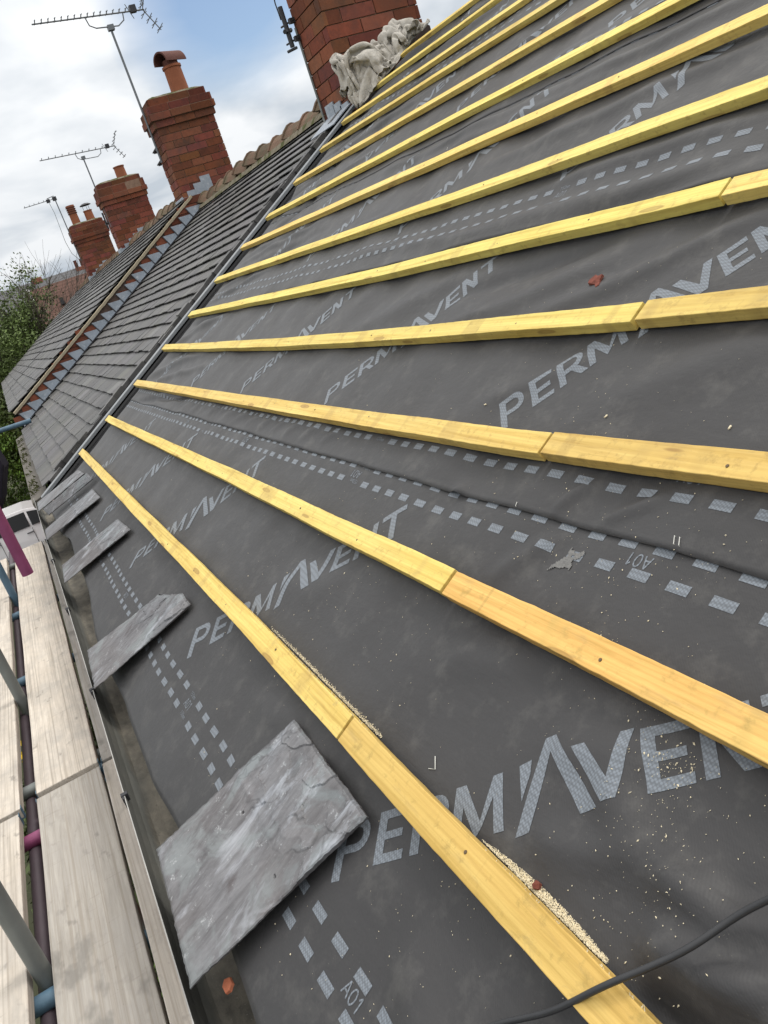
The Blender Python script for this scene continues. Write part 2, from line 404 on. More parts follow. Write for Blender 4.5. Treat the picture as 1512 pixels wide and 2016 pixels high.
def autosmooth(o, ang=40):
    me = o.data
    bm = bmesh.new(); bm.from_mesh(me)
    for e in bm.edges:
        if len(e.link_faces) == 2 and e.calc_face_angle(0) > R(ang): e.smooth = False
    for f in bm.faces: f.smooth = True
    bm.to_mesh(me); bm.free()

# ------------------------------------------------------------------ battens: crook of each length, measured along the slope
KN = {1: [(-6.4, -.189), (-4.1, -.189), (-2.4, -.183), (-1.6, -.184), (-1.27, -.188), (-.8, -.192), (2.6, -.20)],
      2: [(-6.4, .121), (-5.4, .124), (-2.8, .137), (-1.5, .136), (-1.27, .138), (-.8, .136), (2.6, .13)],
      3: [(-6.4, .459), (-3.2, .450), (-1.85, .451), (-1.27, .455), (-.8, .470), (2.6, .50)],
      4: [(-6.4, .800), (-5.5, .783), (-3.42, .762), (-2.48, .764), (-1.96, .769), (-1.28, .777), (-.97, .790), (2.6, .82)],
      5: [(-6.4, 1.122), (-4.22, 1.10), (-2.93, 1.089), (-2.2, 1.097), (-1.29, 1.101), (2.6, 1.12)],
      6: [(-6.45, 1.467), (-4, 1.44), (-2.4, 1.423), (-1.38, 1.431), (2.6, 1.44)],
      7: [(-6.45, 1.798), (-4.4, 1.775), (-2.75, 1.758), (-1.59, 1.749), (2.6, 1.75)],
      8: [(-6.4, 2.095), (-3.08, 2.088), (-2.17, 2.075), (2.6, 2.075)],
      9: [(-6.4, 2.455), (-4.6, 2.42), (-2.8, 2.40), (2.6, 2.40)],
      10: [(-6.4, 2.80), (-3.76, 2.755), (-3.3, 2.735), (2.6, 2.73)],
      11: [(-6.4, 3.09), (-4.58, 3.045), (2.6, 3.04)],
      12: [(-6.4, 3.385), (-4.9, 3.375), (2.6, 3.37)],
      13: [(-6.3, 3.70), (-5.3, 3.705), (2.6, 3.70)]}
def bu(i, x):
    k = KN[i]; xs = [a for a, _ in k]; return float(np.interp(x, xs, [b for _, b in k]))
def bu_s(i, x):   # smoothed
    return sum(bu(i, x+d) for d in (-.3, -.15, 0, .15, .3))/5

# ------------------------------------------------------------------ membrane surface
def sm(a, b, x):
    t = np.clip((x-a)/(b-a), 0, 1); return t*t*(3-2*t)
FOLDS = [  # x0,u0,x1,u1,width,height
    (-2.1, .80, -1.5, 1.04, .045, .012), (-1.75, .84, -1.1, 1.07, .03, .010), (-2.9, .86, -2.2, 1.03, .05, .009), (-2.2, .93, -1.6, 1.09, .03, -.010),
    (-1.66, .60, -1.35, .72, .03, .006), (-1.3, .56, -.9, .74, .05, .007),
    (-2.2, 1.36, -1.3, 1.40, .03, .010), (-2.6, 1.24, -1.2, 1.22, .035, .010), (-1.9, 1.17, -1.2, 1.27, .03, -.008), (-3.6, 1.3, -2.4, 1.25, .03, .008),
    (-3.4, 1.9, -1.6, 1.98, .03, .012), (-3.8, 1.84, -2.2, 1.88, .035, .010), (-3.0, 2.18, -1.7, 2.24, .04, .010), (-4.2, 2.0, -3, 1.93, .03, .010),
    (-.60, -.09, -.44, -.05, .022, .020), (-.58, -.14, -.42, -.10, .018, -.016), (-.62, -.03, -.44, .03, .028, .016), (-.56, .00, -.44, .05, .02, -.012), (-.56, -.20, -.44, -.20, .03, .016), (-.66, -.24, -.50, -.15, .025, -.012), (-.78, .02, -.58, -.02, .03, .010), (-.80, -.10, -.66, -.02, .025, .008), (-.9, -.34, -.7, -.36, .04, .009), (-.76, -.40, -.6, -.33, .03, .010), (-.72, -.33, -.55, -.36, .03, .006),
    (-.85, .00, -.72, .11, .03, .006), (-1.22, .20, -1.12, .33, .02, .006), (-1.17, .36, -1.13, .44, .012, .006), (-1.05, .36, -.95, .44, .012, .006),
    (-1.5, -.3, -1.3, -.26, .04, .006), (-1.75, -.25, -1.45, -.22, .04, .007), (-2.0, -.05, -1.7, .08, .05, .006), (-1.2, .02, -1.0, .10, .04, .006),
    (-1.55, -.52, -1.35, -.3, .035, -.006)]
for k in range(26):   # creases fanning from the verge, up the left end of every sheet
    x0 = -6.35+rng.uniform(0, .5); u0 = .3+k*.13+rng.uniform(-.04, .04)
    FOLDS.append((x0, u0, x0+rng.uniform(.5, 2.0), u0+rng.uniform(.12, .34), rng.uniform(.018, .032), rng.uniform(.008, .017)*(1 if k % 3 else -1)))
for k in range(16):
    x0 = -5.2+rng.uniform(0, 2.6); u0 = 1.5+k*.14
    FOLDS.append((x0, u0, x0+rng.uniform(.5, 1.6), u0+rng.uniform(.03, .2), rng.uniform(.02, .035), rng.uniform(.006, .012)))
for k in range(14):   # little cockles between battens two and three
    x0 = -4.6+k*.17; FOLDS.append((x0, .385, x0+.10, .45, .018, .005))
def hfun(x, u):
    x = np.asarray(x, float); u = np.asarray(u, float)
    h = -.0105+.0035*np.cos(2*np.pi*(x+1.27)/.42)*np.cos(3*u+x)
    h = h+.0022*np.sin(7.1*x+5.3*u+1.3*np.sin(2.1*u+3))+.0018*np.sin(-11*x+13*u+2*np.sin(3*x))+.0012*np.sin(23*x+9*u)*np.sin(17*u-6*x)
    for x0, u0, x1, u1, wd, ht in FOLDS:
        dx, du = x1-x0, u1-u0; l2 = dx*dx+du*du
        t = ((x-x0)*dx+(u-u0)*du)/l2
        bend = .03*np.sin(t*3.1+x0*5)
        d = ((x-x0)*du-(u-u0)*dx)/math.sqrt(l2)+bend*(wd/.03)*.5
        h = h+1.45*ht*np.exp(-(d/(wd*1.05))**2)*sm(-.12, .25, t)*(1-sm(.75, 1.12, t))
    lim = np.full(h.shape, .03)
    for i in KN:
        c = np.interp(x, [a for a, _ in KN[i]], [b for _, b in KN[i]])+.025
        lim = np.minimum(lim, -.0045+.030*sm(.03, .11, np.abs(u-c)))
    k = .002
    h = -k*np.logaddexp(-h/k, -lim/k)       # smooth minimum
    h = np.clip(h, -.030, .03)
    return h
def edge_u(x, j):
    x = np.asarray(x, float)
    if j == 0: return -.592-.018*np.sin(1.9*x+.6)-.008*np.sin(5.7*x)+.028*np.exp(-((x+3.9)/.35)**2)+.02*np.exp(-((x+4.7)/.3)**2)
    return 0.0030*np.sin(1.3*x+j)+.0015*np.sin(6.1*x+2*j)
SHEETS = [(-.545, .445), (.35, 1.34), (1.19, 2.18), (2.03, 3.02), (2.87, 3.80)]
def lay(j, x, u):       # extra height of sheet j over the one below, lapping along its lower edge
    if j == 0: return 0*np.asarray(u)
    b = SHEETS[j][0]; d = np.asarray(u)-b
    lift = .0018+.0009*np.exp(-np.abs(d)/.010)*(.55+.45*np.sin(3.7*np.asarray(x)+j))
    curl = .013*np.exp(-((np.asarray(x)+1.50)/.020)**2-(d/.020)**2)+.004*np.exp(-((np.asarray(x)+.88)/.03)**2-(d/.02)**2) if j == 1 else 0
    return (lift*(1-sm(.08, .2, d)))+curl+.0004*j
def surf(j, x, u):
    h = hfun(x, u)+lay(j, x, u)
    if j == 0:        # droops over the eave into the gutter
        d = np.clip(-.50-np.asarray(u), 0, 1); h = h-1.1*d*d-.002
    return h

# glyphs -----------------------------------------------------------
def quad_strip(pts, wd):
    out_ = []; P = [Vector((a, b)) for a, b in pts]
    for a, b in zip(P[:-1], P[1:]):
        d = (b-a).normalized(); n_ = Vector((-d.y, d.x))*wd/2
        out_.append([a-n_, b-n_, b+n_, a+n_])
    return out_
def arc(cx, cy, rx, ry, a0, a1, n=8):
    return [(cx+rx*math.cos(R(a0+(a1-a0)*k/n)), cy+ry*math.sin(R(a0+(a1-a0)*k/n))) for k in range(n+1)]
def arcband(cx, cy, rx, ry, a0, a1, wd, n=9):
    o = arc(cx, cy, rx, ry, a0, a1, n); i = arc(cx, cy, rx-wd, ry-wd, a0, a1, n)
    return [[Vector(o[k]), Vector(o[k+1]), Vector(i[k+1]), Vector(i[k])] for k in range(n)]
def Q(*p): return [Vector(q) for q in p]
W_ = .0185
H_ = .086
def word_glyphs():
    g = []
    def Pq(x, foot=0, leg=False):
        o = [Q((x, foot), (x+W_, foot), (x+W_, H_), (x, H_)),
             Q((x+W_, H_-.014), (x+.045, H_-.014), (x+.045, H_), (x+W_, H_)), Q((x+W_, .030), (x+.045, .030), (x+.045, .044), (x+W_, .044))]
        o += arcband(x+.045, .058, .026, .028, -90, 90, .0155)
        if leg: o.append(Q((x+.036, .030), (x+.058, .0), (x+.078, .0), (x+.055, .031)))
        return o
    g += Pq(0, -.012)
    def E(x): return [Q((x, 0), (x+W_, 0), (x+W_, H_), (x, H_)), Q((x+W_, 0), (x+.062, 0), (x+.062, .015), (x+W_, .015)),
                      Q((x+W_, .037), (x+.056, .037), (x+.056, .050), (x+W_, .050)), Q((x+W_, .071), (x+.064, .071), (x+.064, H_), (x+W_, H_))]
    g += E(.090); g += Pq(.168, 0, True)
    # M
    x = .250
    g += [Q((x, 0), (x+.017, 0), (x+.020, .088), (x, .088)), Q((x, .088), (x+.020, .088), (x+.058, .016), (x+.046, .0)),
          Q((x+.046, .0), (x+.058, .016), (x+.092, .088), (x+.074, .088)), Q((x+.074, .088), (x+.092, .088), (x+.098, 0), (x+.080, 0))]
    # wedge and tall open A
    g += [Q((.373, .088), (.395, .092), (.393, .070), (.379, .034))]
    g += [Q((.368, -.014), (.392, -.012), (.438, .118), (.419, .118)), Q((.419, .118), (.438, .118), (.500, -.004), (.472, -.004))]
    # V
    g += [Q((.466, .088), (.487, .088), (.525, .018), (.508, .0)), Q((.508, .0), (.530, .0), (.560, .090), (.540, .090))]
    g += E(.568)
    x = .642
    g += [Q((x, 0), (x+.018, 0), (x+.018, H_), (x, H_)), Q((x, H_), (x+.020, H_), (x+.066, 0), (x+.046, 0)), Q((x+.048, 0), (x+.066, 0), (x+.066, H_), (x+.048, H_))]
    x = .722
    g += [Q((x, .071), (x+.076, .071), (x+.076, H_), (x, H_)), Q((x+.029, 0), (x+.047, 0), (x+.047, .071), (x+.029, .071))]
    return g
WORD = word_glyphs()
def small(txt, s):
    sh = {'A': [[(0, 0), (.35, 1), (.7, 0)], [(.15, .35), (.55, .35)]], '0': [[(.35, 0)]+[(a, b) for a, b in arc(.35, .5, .3, .5, -90, 270, 10)]],
          '1': [[(.1, .75), (.35, 1), (.35, 0)]], '5': [[(.6, 1), (.1, 1), (.08, .55), (.4, .6), (.6, .35), (.4, 0), (.05, .05)]],
          'm': [[(0, 0), (0, .6), (.3, .6), (.3, 0)], [(.3, .6), (.6, .6), (.6, 0)]]}
    o = []; x = 0
    for ch in txt:
        for pl in sh[ch]: o += quad_strip([(x+a*s, b*s) for a, b in pl], .13*s)
        x += .85*s
    return o
def xs_grid():
    x = [-6.34]; 
    while x[-1] < 2.6:
        d = abs(x[-1]+.3)
        x.append(x[-1]+(max(.011, .0085*d) if x[-1] < .3 else .06))
    return np.array(x)
XG = xs_grid()
WORDS = {0: (42.6, 1.0, [-1.109+1.103*k for k in range(-4, 4)], -.345), 1: (46, .93, [-1.516+1.062*k for k in range(-4, 4)], .526),
         2: (45, 1.0, [-2.066+1.09*k for k in range(-3, 5)], 1.378), 3: (45, 1.0, [-2.54+1.09*k for k in range(-3, 5)], 2.218), 4: (45, 1.0, [-2.3+1.09*k for k in range(-3, 5)], 3.055)}
def build_sheet(j):
    b, t = SHEETS[j]
    nu = 84 if j < 3 else 64
    uu = np.linspace(0, 1, nu)
    if j == 0: b = -.592
    X, T = np.meshgrid(XG, uu, indexing='ij')
    U = b+T*(t-b)
    e = edge_u(XG, j); e = e-(b if j == 0 else 0)
    U = U+e[:, None]*(1-sm(0, .12, T*(t-b)))
    if j: U = np.where(T == 0, SHEETS[j][0]+e[:, None], U)
    Hh = surf(j, X, U)
    # end rows tuck down at the verge
    Hh = Hh-.03*np.exp(-((X+6.34)/.06)**2)
    m = MB(); nx = len(XG)
    V = np.stack([X, U*CP-Hh*SP, U*SP+Hh*CP], -1).reshape(-1, 3)
    m.v = V.tolist()
    for a in range(nx-1):
        for c in range(nu-1): m.f.append([a*nu+c, (a+1)*nu+c, (a+1)*nu+c+1, a*nu+c+1])
    m.m = [0]*len(m.f); m.t = [(1, 1, 1)]*len(m.f)
    # a rim thickness along the lower edge
    bb = len(m.v)
    for a in range(nx):
        p = rf(XG[a], float(U[a, 0]), float(Hh[a, 0])-.0012); m.v.append(p)
    for a in range(nx-1): m.f.append([bb+a, bb+a+1, (a+1)*nu, a*nu]); m.m.append(0); m.t.append((1, 1, 1))
    # print
    def gridh(x, u):
        a = np.clip(np.searchsorted(XG, x)-1, 0, nx-2); f = (x-XG[a])/(XG[a+1]-XG[a]); r_ = np.empty(x.shape)
        for q in np.unique(a):
            k = a == q; r_[k] = (1-f[k])*np.interp(u[k], U[q], Hh[q])+f[k]*np.interp(u[k], U[q+1], Hh[q+1])
        return r_
    def decal(quad):      # quad corners (x,u): subdivide, drape 1.2 mm over the sheet
        c = np.array([[q[0], q[1]] for q in quad])
        if c[:, 0].min() < -6.3 or c[:, 0].max() > 2.5: return
        if j and c[:, 1].min() < SHEETS[j][0]+.006: return
        if c[:, 1].max() > t-.01: return
        L0 = max(np.linalg.norm(c[1]-c[0]), np.linalg.norm(c[2]-c[3])); L1 = max(np.linalg.norm(c[3]-c[0]), np.linalg.norm(c[2]-c[1]))
        far = c[:, 0].mean() < -3.0
        q0 = max(1, int(math.ceil(L0/(.02 if far else .008)))); q1 = max(1, int(math.ceil(L1/(.02 if far else .008))))
        s = np.linspace(0, 1, q0+1)[:, None]; r_ = np.linspace(0, 1, q1+1)[None, :]
        P = [(1-s)*(1-r_)*c[0, k]+s*(1-r_)*c[1, k]+s*r_*c[2, k]+(1-s)*r_*c[3, k] for k in (0, 1)]
        h = gridh(P[0], P[1])+(.0011 if far else .0006)
        base = len(m.v)
        VV = np.stack([P[0], P[1]*CP-h*SP, P[1]*SP+h*CP], -1).reshape(-1, 3); m.v.extend(VV.tolist())
        for a in range(q0):
            for d in range(q1):
                i0 = base+a*(q1+1)+d
                m.f.append([i0, i0+q1+1, i0+q1+2, i0+1]); m.m.append(1); m.t.append((1, 1, 1))
    ang, sc, feet, uf = WORDS[j]
    ca, sa = math.cos(R(ang)), math.sin(R(ang))
    sc0 = sc
    for xf in feet:
        sc = sc0*(1.05 if j == 0 and xf < -2 else 1.0)
        for g in WORD: decal([(xf+sc*(q.x*ca-q.y*sa), uf+sc*(q.x*sa+q.y*ca)) for q in g])
    bb_ = SHEETS[j][0]
    rows = [(bb_+(.087 if j else .10), 0), (bb_+.15, 1), (bb_+.845, 1), (bb_+.892, 0)]
    for ri, (ur, kd) in enumerate(rows):
        ph = rng.uniform(0, .05); n_ = 0
        x = -6.45+ph
        while x < 2.4:
            n_ += 1
            if n_ % 23 == 11 and x > -4.2:
                tx = ('100mm' if kd == 0 else '150mm'); flip = ri >= 2
                for g in small(tx, .011):
                    decal([((x+.050-q.x, ur+.006-q.y) if flip else (x+q.x, ur-.005+q.y)) for q in g])
                x += .078; continue
            wdd = .0085
            decal([(x, ur-wdd), (x+.040, ur-wdd), (x+.040, ur+wdd), (x, ur+wdd)])
            x += .0785
    for k in range(-4, 4):
        xa = -.90+1.09*k
        for g in small('A01', .022):
            decal([(xa-q.x, bb_+.878-q.y) for q in g]); decal([(xa-.05+q.x-(.0), bb_+.115+q.y) for q in g])
    labels = ['charcoal roofing membrane sheet at the eave, tucked under the lowest two battens', 'second membrane sheet up from the eave, with a red tile chip lying on it',
              'charcoal roofing membrane sheet third up from the eave, creased at the verge end', 'charcoal roofing membrane sheet fourth up, below the crumpled dust sheet', 'charcoal roofing membrane sheet topmost, running to the ridge beside the big chimney']
    o = m.build('roofing_membrane', [MEM, PRINT], smooth=True)
    tag(o, labels[j], 'roofing membrane', 'overlapping membrane sheets on the stripped roof')
for j in range(5): build_sheet(j)

# ------------------------------------------------------------------ battens
LAB = {1: 'lowest', 2: 'second lowest', 3: 'third lowest', 4: 'fourth from the eave', 5: 'fifth from the eave', 6: 'sixth from the eave', 7: 'seventh from the eave', 8: 'sixth from the ridge',
       9: 'fifth from the ridge', 10: 'fourth from the ridge', 11: 'third from the ridge', 12: 'second from the ridge', 13: 'topmost'}
def batten(i, x0, x1, label, warmth, lift=0.0, du=0.0):
    ph = rng.uniform(0, 6)
    m = MB(); xs = [x0]; vs = []; fs = []
    while xs[-1] < x1-.02: xs.append(min(x1, xs[-1]+(.02 if -2.6 < xs[-1] < -.2 else .08)))
    n = len(xs)-1; jn = lambda x, k: (.0009*noise.noise(Vector((x*31+ph*9, k*3.7, i)))+.0006*noise.noise(Vector((x*95+ph, k*5.1, i)))) if x > -3 else 0
    for k, x in enumerate(xs):
        u = bu_s(i, x)+du+.0008*math.sin(9*x+ph); hh = lift+.0008*math.sin(5*x+ph)
        wd = .050; th = .0245
        vs += [rf(x, u+jn(x, 0), hh-.002), rf(x, u+wd+jn(x, 1), hh-.002), rf(x, u+wd+.0004+jn(x, 2), hh+th+jn(x, 4)*.7), rf(x, u+.0004+jn(x, 3), hh+th+jn(x, 5)*.7)]
    for k in range(n):
        a = 4*k; b = a+4
        for q in range(4): fs.append((a+q, a+(q+1) % 4, b+(q+1) % 4, b+q)[::-1])
    fs.append((0, 1, 2, 3)); fs.append((4*n+3, 4*n+2, 4*n+1, 4*n))
    m.add(vs, fs)
    o = m.build('roof_batten', WOOD, bevel=.0013)
    o['warmth'] = warmth
    tag(o, label, 'roof batten', 'yellow battens nailed across the membrane')
    # nails at the rafters
    raf = [-1.27+.42*k for k in range(-11, 4)]
    for xr in raf:
        if x0+.04 < xr < min(x1-.02, -.35) and xr > -3.6 and i < 9:
            nm = MB(); c = Vector(rf(xr+rng.uniform(-.012, .012), bu_s(i, xr)+du+rng.uniform(.017, .033), lift+.0247))
            nn = Vector((0, -SP, CP)); a1 = Vector((1, 0, 0)); a2 = nn.cross(a1)
            ring = [c+(a1*math.cos(2*math.pi*k/8)+a2*math.sin(2*math.pi*k/8))*.0026+nn*.0004 for k in range(8)]
            rin2 = [c+(a1*math.cos(2*math.pi*k/8)+a2*math.sin(2*math.pi*k/8))*.0031-nn*.0005 for k in range(8)]
            nm.add([tuple(p) for p in ring+rin2], [tuple(range(8))]+[(8+k, 8+(k+1) % 8, (k+1) % 8, k) for k in range(8)])
            nm.build('nail', NAIL, o)
    return o
for i in range(1, 14):
    wf = .12 if i < 4 else .04
    if i <= 5:
        near = {1: 'orange-toned near length', 2: 'orange stained near length', 3: 'knotty near length', 4: 'near length', 5: 'near length'}[i]
        batten(i, KN[i][0][0], -1.2706, 'far length of the %s batten row, ending at the verge' % LAB[i], wf)
        batten(i, -1.2694, 2.6, '%s of the %s batten row, nearest the camera' % (near, LAB[i]), {1: .68, 2: .95, 3: .28, 4: .12, 5: .1}[i], lift=.0006, du={1: .001, 2: -.002, 3: .001, 4: .002, 5: -.002}[i])
    else:
        batten(i, KN[i][0][0], 2.6, 'pale yellow timber batten, %s row' % LAB[i], wf)

# ------------------------------------------------------------------ our house under the membrane
GROUND = -4.6
house = empty('terraced_house', (-2, 0, GROUND))
tag(house, 'terraced house being re-roofed, its slope stripped and battened', 'house', 'brick terraced houses in one row')
def brick_wall_box(m, x0, x1, y0, y1, z0, z1): m.box((x0, y0, z0), (x1, y1, z1))
wallmat = Mat('brick_wall_red', .85, .2)
bt = N(wallmat.t, 'ShaderNodeTexBrick'); bt.inputs['Scale'].default_value = 1; bt.inputs['Brick Width'].default_value = .225; bt.inputs['Row Height'].default_value = .075
bt.inputs['Mortar Size'].default_value = .006; bt.inputs['Color1'].default_value = (.30, .085, .045, 1); bt.inputs['Color2'].default_value = (.20, .055, .035, 1); bt.inputs['Mortar'].default_value = (.3, .24, .19, 1)
cb = N(wallmat.t, 'ShaderNodeCombineXYZ'); sp_ = N(wallmat.t, 'ShaderNodeSeparateXYZ'); L(wallmat.t, wallmat.coord(), sp_.inputs[0])
L(wallmat.t, wallmat.math('ADD', sp_.outputs[0], sp_.outputs[1]), cb.inputs[0]); L(wallmat.t, sp_.outputs[2], cb.inputs[1]); L(wallmat.t, cb.outputs[0], bt.inputs['Vector'])
wallmat.color(bt.outputs[0]); WALL = wallmat.m
YR = 3.29
def house_shell(parent, x0, x1, n0=0.0, deck=True):
    m = MB(); m.box((x0, -.47, GROUND), (x1, 2*YR+.5, -.46)); m.build('wall', WALL, parent)
    if deck:
        d = MB(); d.add([rf(x0, -.50, n0-.05), rf(x1, -.50, n0-.05), rf(x1, 3.80, n0-.05), rf(x0, 3.80, n0-.05), (x0, 2*YR+.5, -.45), (x1, 2*YR+.5, -.45), (x0, -.46, -.47), (x1, -.46, -.47)],
                        [(0, 1, 2, 3), (3, 2, 5, 4), (6, 7, 1, 0), (4, 5, 7, 6), (0, 3, 4, 6), (7, 5, 2, 1)]); d.build('roof_deck', DARKGAP, parent)
house_shell(house, -6.78, 3.0)
# bonding trim along the verge
tr = MB()
def slab(m, x0, x1, u0, u1, n0, n1, mi=0, tint=(1, 1, 1)):
    m.box((x0, u0, n0), (x1, u1, n1), mi, tint, fn=lambda x, u, n: rf(x, u, n))
tr.add([rf(x, u, n) for u in (-.62, 3.42) for x, n in ((-6.675, -.002), (-6.675, .010), (-6.60, .012), (-6.592, .009), (-6.592, -.014), (-6.60, -.014), (-6.602, .004))],
       [(0, 1, 8, 7), (1, 2, 9, 8), (2, 3, 10, 9), (3, 4, 11, 10), (4, 5, 12, 11), (5, 6, 13, 12), (6, 0, 7, 13), (6, 5, 4, 3, 2, 1, 0), (7, 8, 9, 10, 11, 12, 13)])
o = tr.build('verge_trim', STRIP, house, bevel=.002); o['label'] = 'grey trough trim along the edge of the stripped roof'
# gutter
def gutter_obj(parent, x0, x1, mats=(GUTTER, LIP), z=0.0, joint=True):
    prof = [(-.603, -.345), (-.6005, -.345), (-.597, -.39), (-.588, -.418), (-.570, -.436), (-.545, -.440), (-.50, -.440), (-.487, -.43), (-.485, -.36), (-.480, -.36), (-.480, -.450), (-.56, -.452), (-.592, -.432), (-.603, -.40)]
    m = MB(); n = int((x1-x0)/.1)+1; xs = np.linspace(x0, x1, n+1); k = len(prof)
    vs = []
    for x in xs:
        for a, (y, zz) in enumerate(prof):
            wob = .004*math.sin(x*7+a)+.003*math.sin(x*17) if a in (4, 5, 6) else 0
            vs.append((x, y+.002*math.sin(x*1.3)+.0036*(x+7.0), zz+z+wob))
    for a in range(n):
        for b in range(k):
            c = (b+1) % k
            m.add([vs[a*k+b], vs[(a+1)*k+b], vs[(a+1)*k+c], vs[a*k+c]], [(0, 1, 2, 3)], 1 if b in (0, 13) else 0)
    m.add([vs[b] for b in range(k)], [tuple(range(k))]); m.add([vs[n*k+b] for b in range(k)], [tuple(reversed(range(k)))])
    g = m.build('gutter', list(mats), parent)
    return g
gut = gutter_obj(house, -7.0, 3.0)
gut['label'] = 'silty grey gutter with a thin pale rim between roof and scaffold'
for x in (-5.3, -4.72, -3.72, -2.72, -1.98, -.6, .4):
    ys = .0036*(x+7.0); m = MB(); m.box((x-.007, -.611+ys, -.362), (x+.007, -.594+ys, -.342)); m.box((x+.004, -.609+ys, -.372), (x+.022, -.6035+ys, -.3435))
    m.build('bracket', DARKMETAL, gut)

# ------------------------------------------------------------------ loose slates
def loose_slate(corners, label, seed, th=.0045, res=(100, 120), rough=.75, brk=0.0, holes=()):
    # corners in the roof frame: upper far, upper near, lower near, lower far
    A, B, Cc, D = [Vector(c) for c in corners]
    nu_, nv_ = res
    def rnd(a, b, s, k=0): return noise.noise(Vector((a*s+seed*7.3, b*s+k*3.1, seed+k)))
    def cell(a, b, s):
        d, pts = noise.voronoi(Vector((a*s+seed*3.7, b*s, seed*1.3)))
        q = pts[0]; return (math.sin(q[0]*127.1+q[1]*311.7)*43758.5) % 1.0, d[1]-d[0]
    top = []; bot = []; tints = []
    for a in range(nu_+1):
        for b in range(nv_+1):
            s = a/nu_; t = b/nv_
            e = min(s, 1-s, t, 1-t); s2, t2 = s, t
            if e < .05:
                k = 1-e/.05
                ja = .006*rnd(t, s, 8)+.004*rnd(t, s, 38)+.002*rnd(t, s, 120); jb = .005*rnd(s, t, 8)+.003*rnd(s, t, 45)
                s2 += k*ja; t2 += k*jb
            if brk and t < .35 and s < .5: # broken away upper corner
                w_ = brk*max(0, (.5-s)/.5)*(1-t/.35); t2 += w_*(.20+.10*rnd(s, 0, 22)); s2 += w_*.05*rnd(0, t, 25)
            p = (A*(1-s2)+B*s2)*(1-t2)+(D*(1-s2)+Cc*s2)*t2
            qx, qy = s2*.32, t2*.41
            wx, wy = qx+.030*rnd(qx, qy, 16, 1)+.008*rnd(qx, qy, 60, 1), qy+.034*rnd(qx, qy, 16, 2)+.008*rnd(qx, qy, 60, 2)
            h1, e1 = cell(wx, wy*.8, 15); h2, e2 = cell(wx, wy, 38)
            up = 1/(1+math.exp((t2-.42+.10*rnd(qx, qy, 9, 4))*38))       # flaked upper part
            plate = (.0046*h1+.0018*h2)*up*rough
            low = (1-up)*(.0016*rnd(qx*2.4+qy*.8, qy*.45, 13, 5)+.0009*rnd(qx*3+qy, qy*.5, 34, 6)+.0016*max(0, rnd(qx, qy, 7, 7)))*rough
            lip = .0015*up*math.exp(-((t2-.40)/.02)**2)
            fine = .00035*rnd(qx*2, qy, 120, 8)+.0005*rnd(qx, qy, 60, 9)
            edge = -.0035*max(0, 1-e/.028)**1.3*(.4+abs(rnd(qx, qy, 50, 3)))
            for hx, hy in holes:
                dd = math.hypot((s2-hx)*.36, (t2-hy)*.41)
                if dd < .0032: edge -= .006
            tn = 1+up*(.30*(h1-.35)+.28*(h2-.5))*rough+.16*rnd(qx, qy, 18, 6); tn *= (.62 if e < .012 else 1); crack = max(0, 1-e1/.035)*up; tn *= 1-.35*crack
            tints.append((tn*(1-.03*up), tn, tn*(1+.02*up)))
            top.append(rf(p.x, p.y, p.z+th+plate+low+lip+fine+edge)); bot.append(rf(p.x, p.y, p.z))
    m = MB(); W2 = nv_+1
    fs = [(a*W2+b, a*W2+b+1, (a+1)*W2+b+1, (a+1)*W2+b) for a in range(nu_) for b in range(nv_)]
    K = len(top)
    fb = [(K+a*W2+b, K+(a+1)*W2+b, K+(a+1)*W2+b+1, K+a*W2+b+1) for a in range(nu_) for b in range(nv_)]
    side = []
    ring = [a*W2 for a in range(nu_+1)]+[nu_*W2+b for b in range(1, nv_+1)]+[a*W2+nv_ for a in range(nu_-1, -1, -1)]+[b for b in range(nv_-1, 0, -1)]
    for i in range(len(ring)):
        a, b = ring[i], ring[(i+1) % len(ring)]; side.append((a, b, K+b, K+a))
    m.add(top+bot, fs+fb+side)
    for i_, f_ in enumerate(fs): m.t[i_] = tints[f_[0]]
    for i_ in range(len(fs), len(m.t)): m.t[i_] = (.45, .43, .43)  # sides and underside tinted dark, their shade put into the colour
    o = m.build('roof_slate', SLATE)
    autosmooth(o, 38)
    bm = bmesh.new(); bm.from_mesh(o.data); bmesh.ops.recalc_face_normals(bm, faces=bm.faces); bm.to_mesh(o.data); bm.free()
    tag(o, label, 'slate', 'loose slates laid along the eave')
    return o
loose_slate([(-1.475, -.226, .004), (-1.095, -.236, .006), (-1.205, -.637, .022), (-1.590, -.612, .026)], 'largest and nearest grey slate, flaked and holed, lying beside the orange batten', 1, res=(190, 230), rough=.9, holes=((.32, .47), (.86, .46)))
loose_slate([(-2.66, -.240, .002), (-2.40, -.244, .004), (-2.60, -.646, .024), (-2.935, -.627, .026)], 'grey slate with a broken upper corner, second nearest along the gutter', 2, res=(120, 140), rough=1.15, brk=.9)
loose_slate([(-4.00, -.262, .002), (-3.64, -.243, .004), (-3.95, -.636, .024), (-4.25, -.618, .026)], 'third slate from the front, with pale chipped patches, over the gutter', 3)
loose_slate([(-5.07, -.270, .002), (-4.69, -.263, .004), (-5.10, -.665, .024), (-5.38, -.655, .026)], 'fourth slate from the front, narrow looking and rounded at its top', 4)
loose_slate([(-5.37, -.222, .040), (-5.22, -.224, .012), (-5.70, -.603, .016), (-5.82, -.604, .052)], 'slate tilted up on its edge, pale along the rim, between two flat slates', 5)
loose_slate([(-6.02, -.266, .002), (-5.68, -.250, .004), (-6.13, -.664, .024), (-6.47, -.655, .026)], 'farthest loose slate, lying against the grey verge trim', 6)

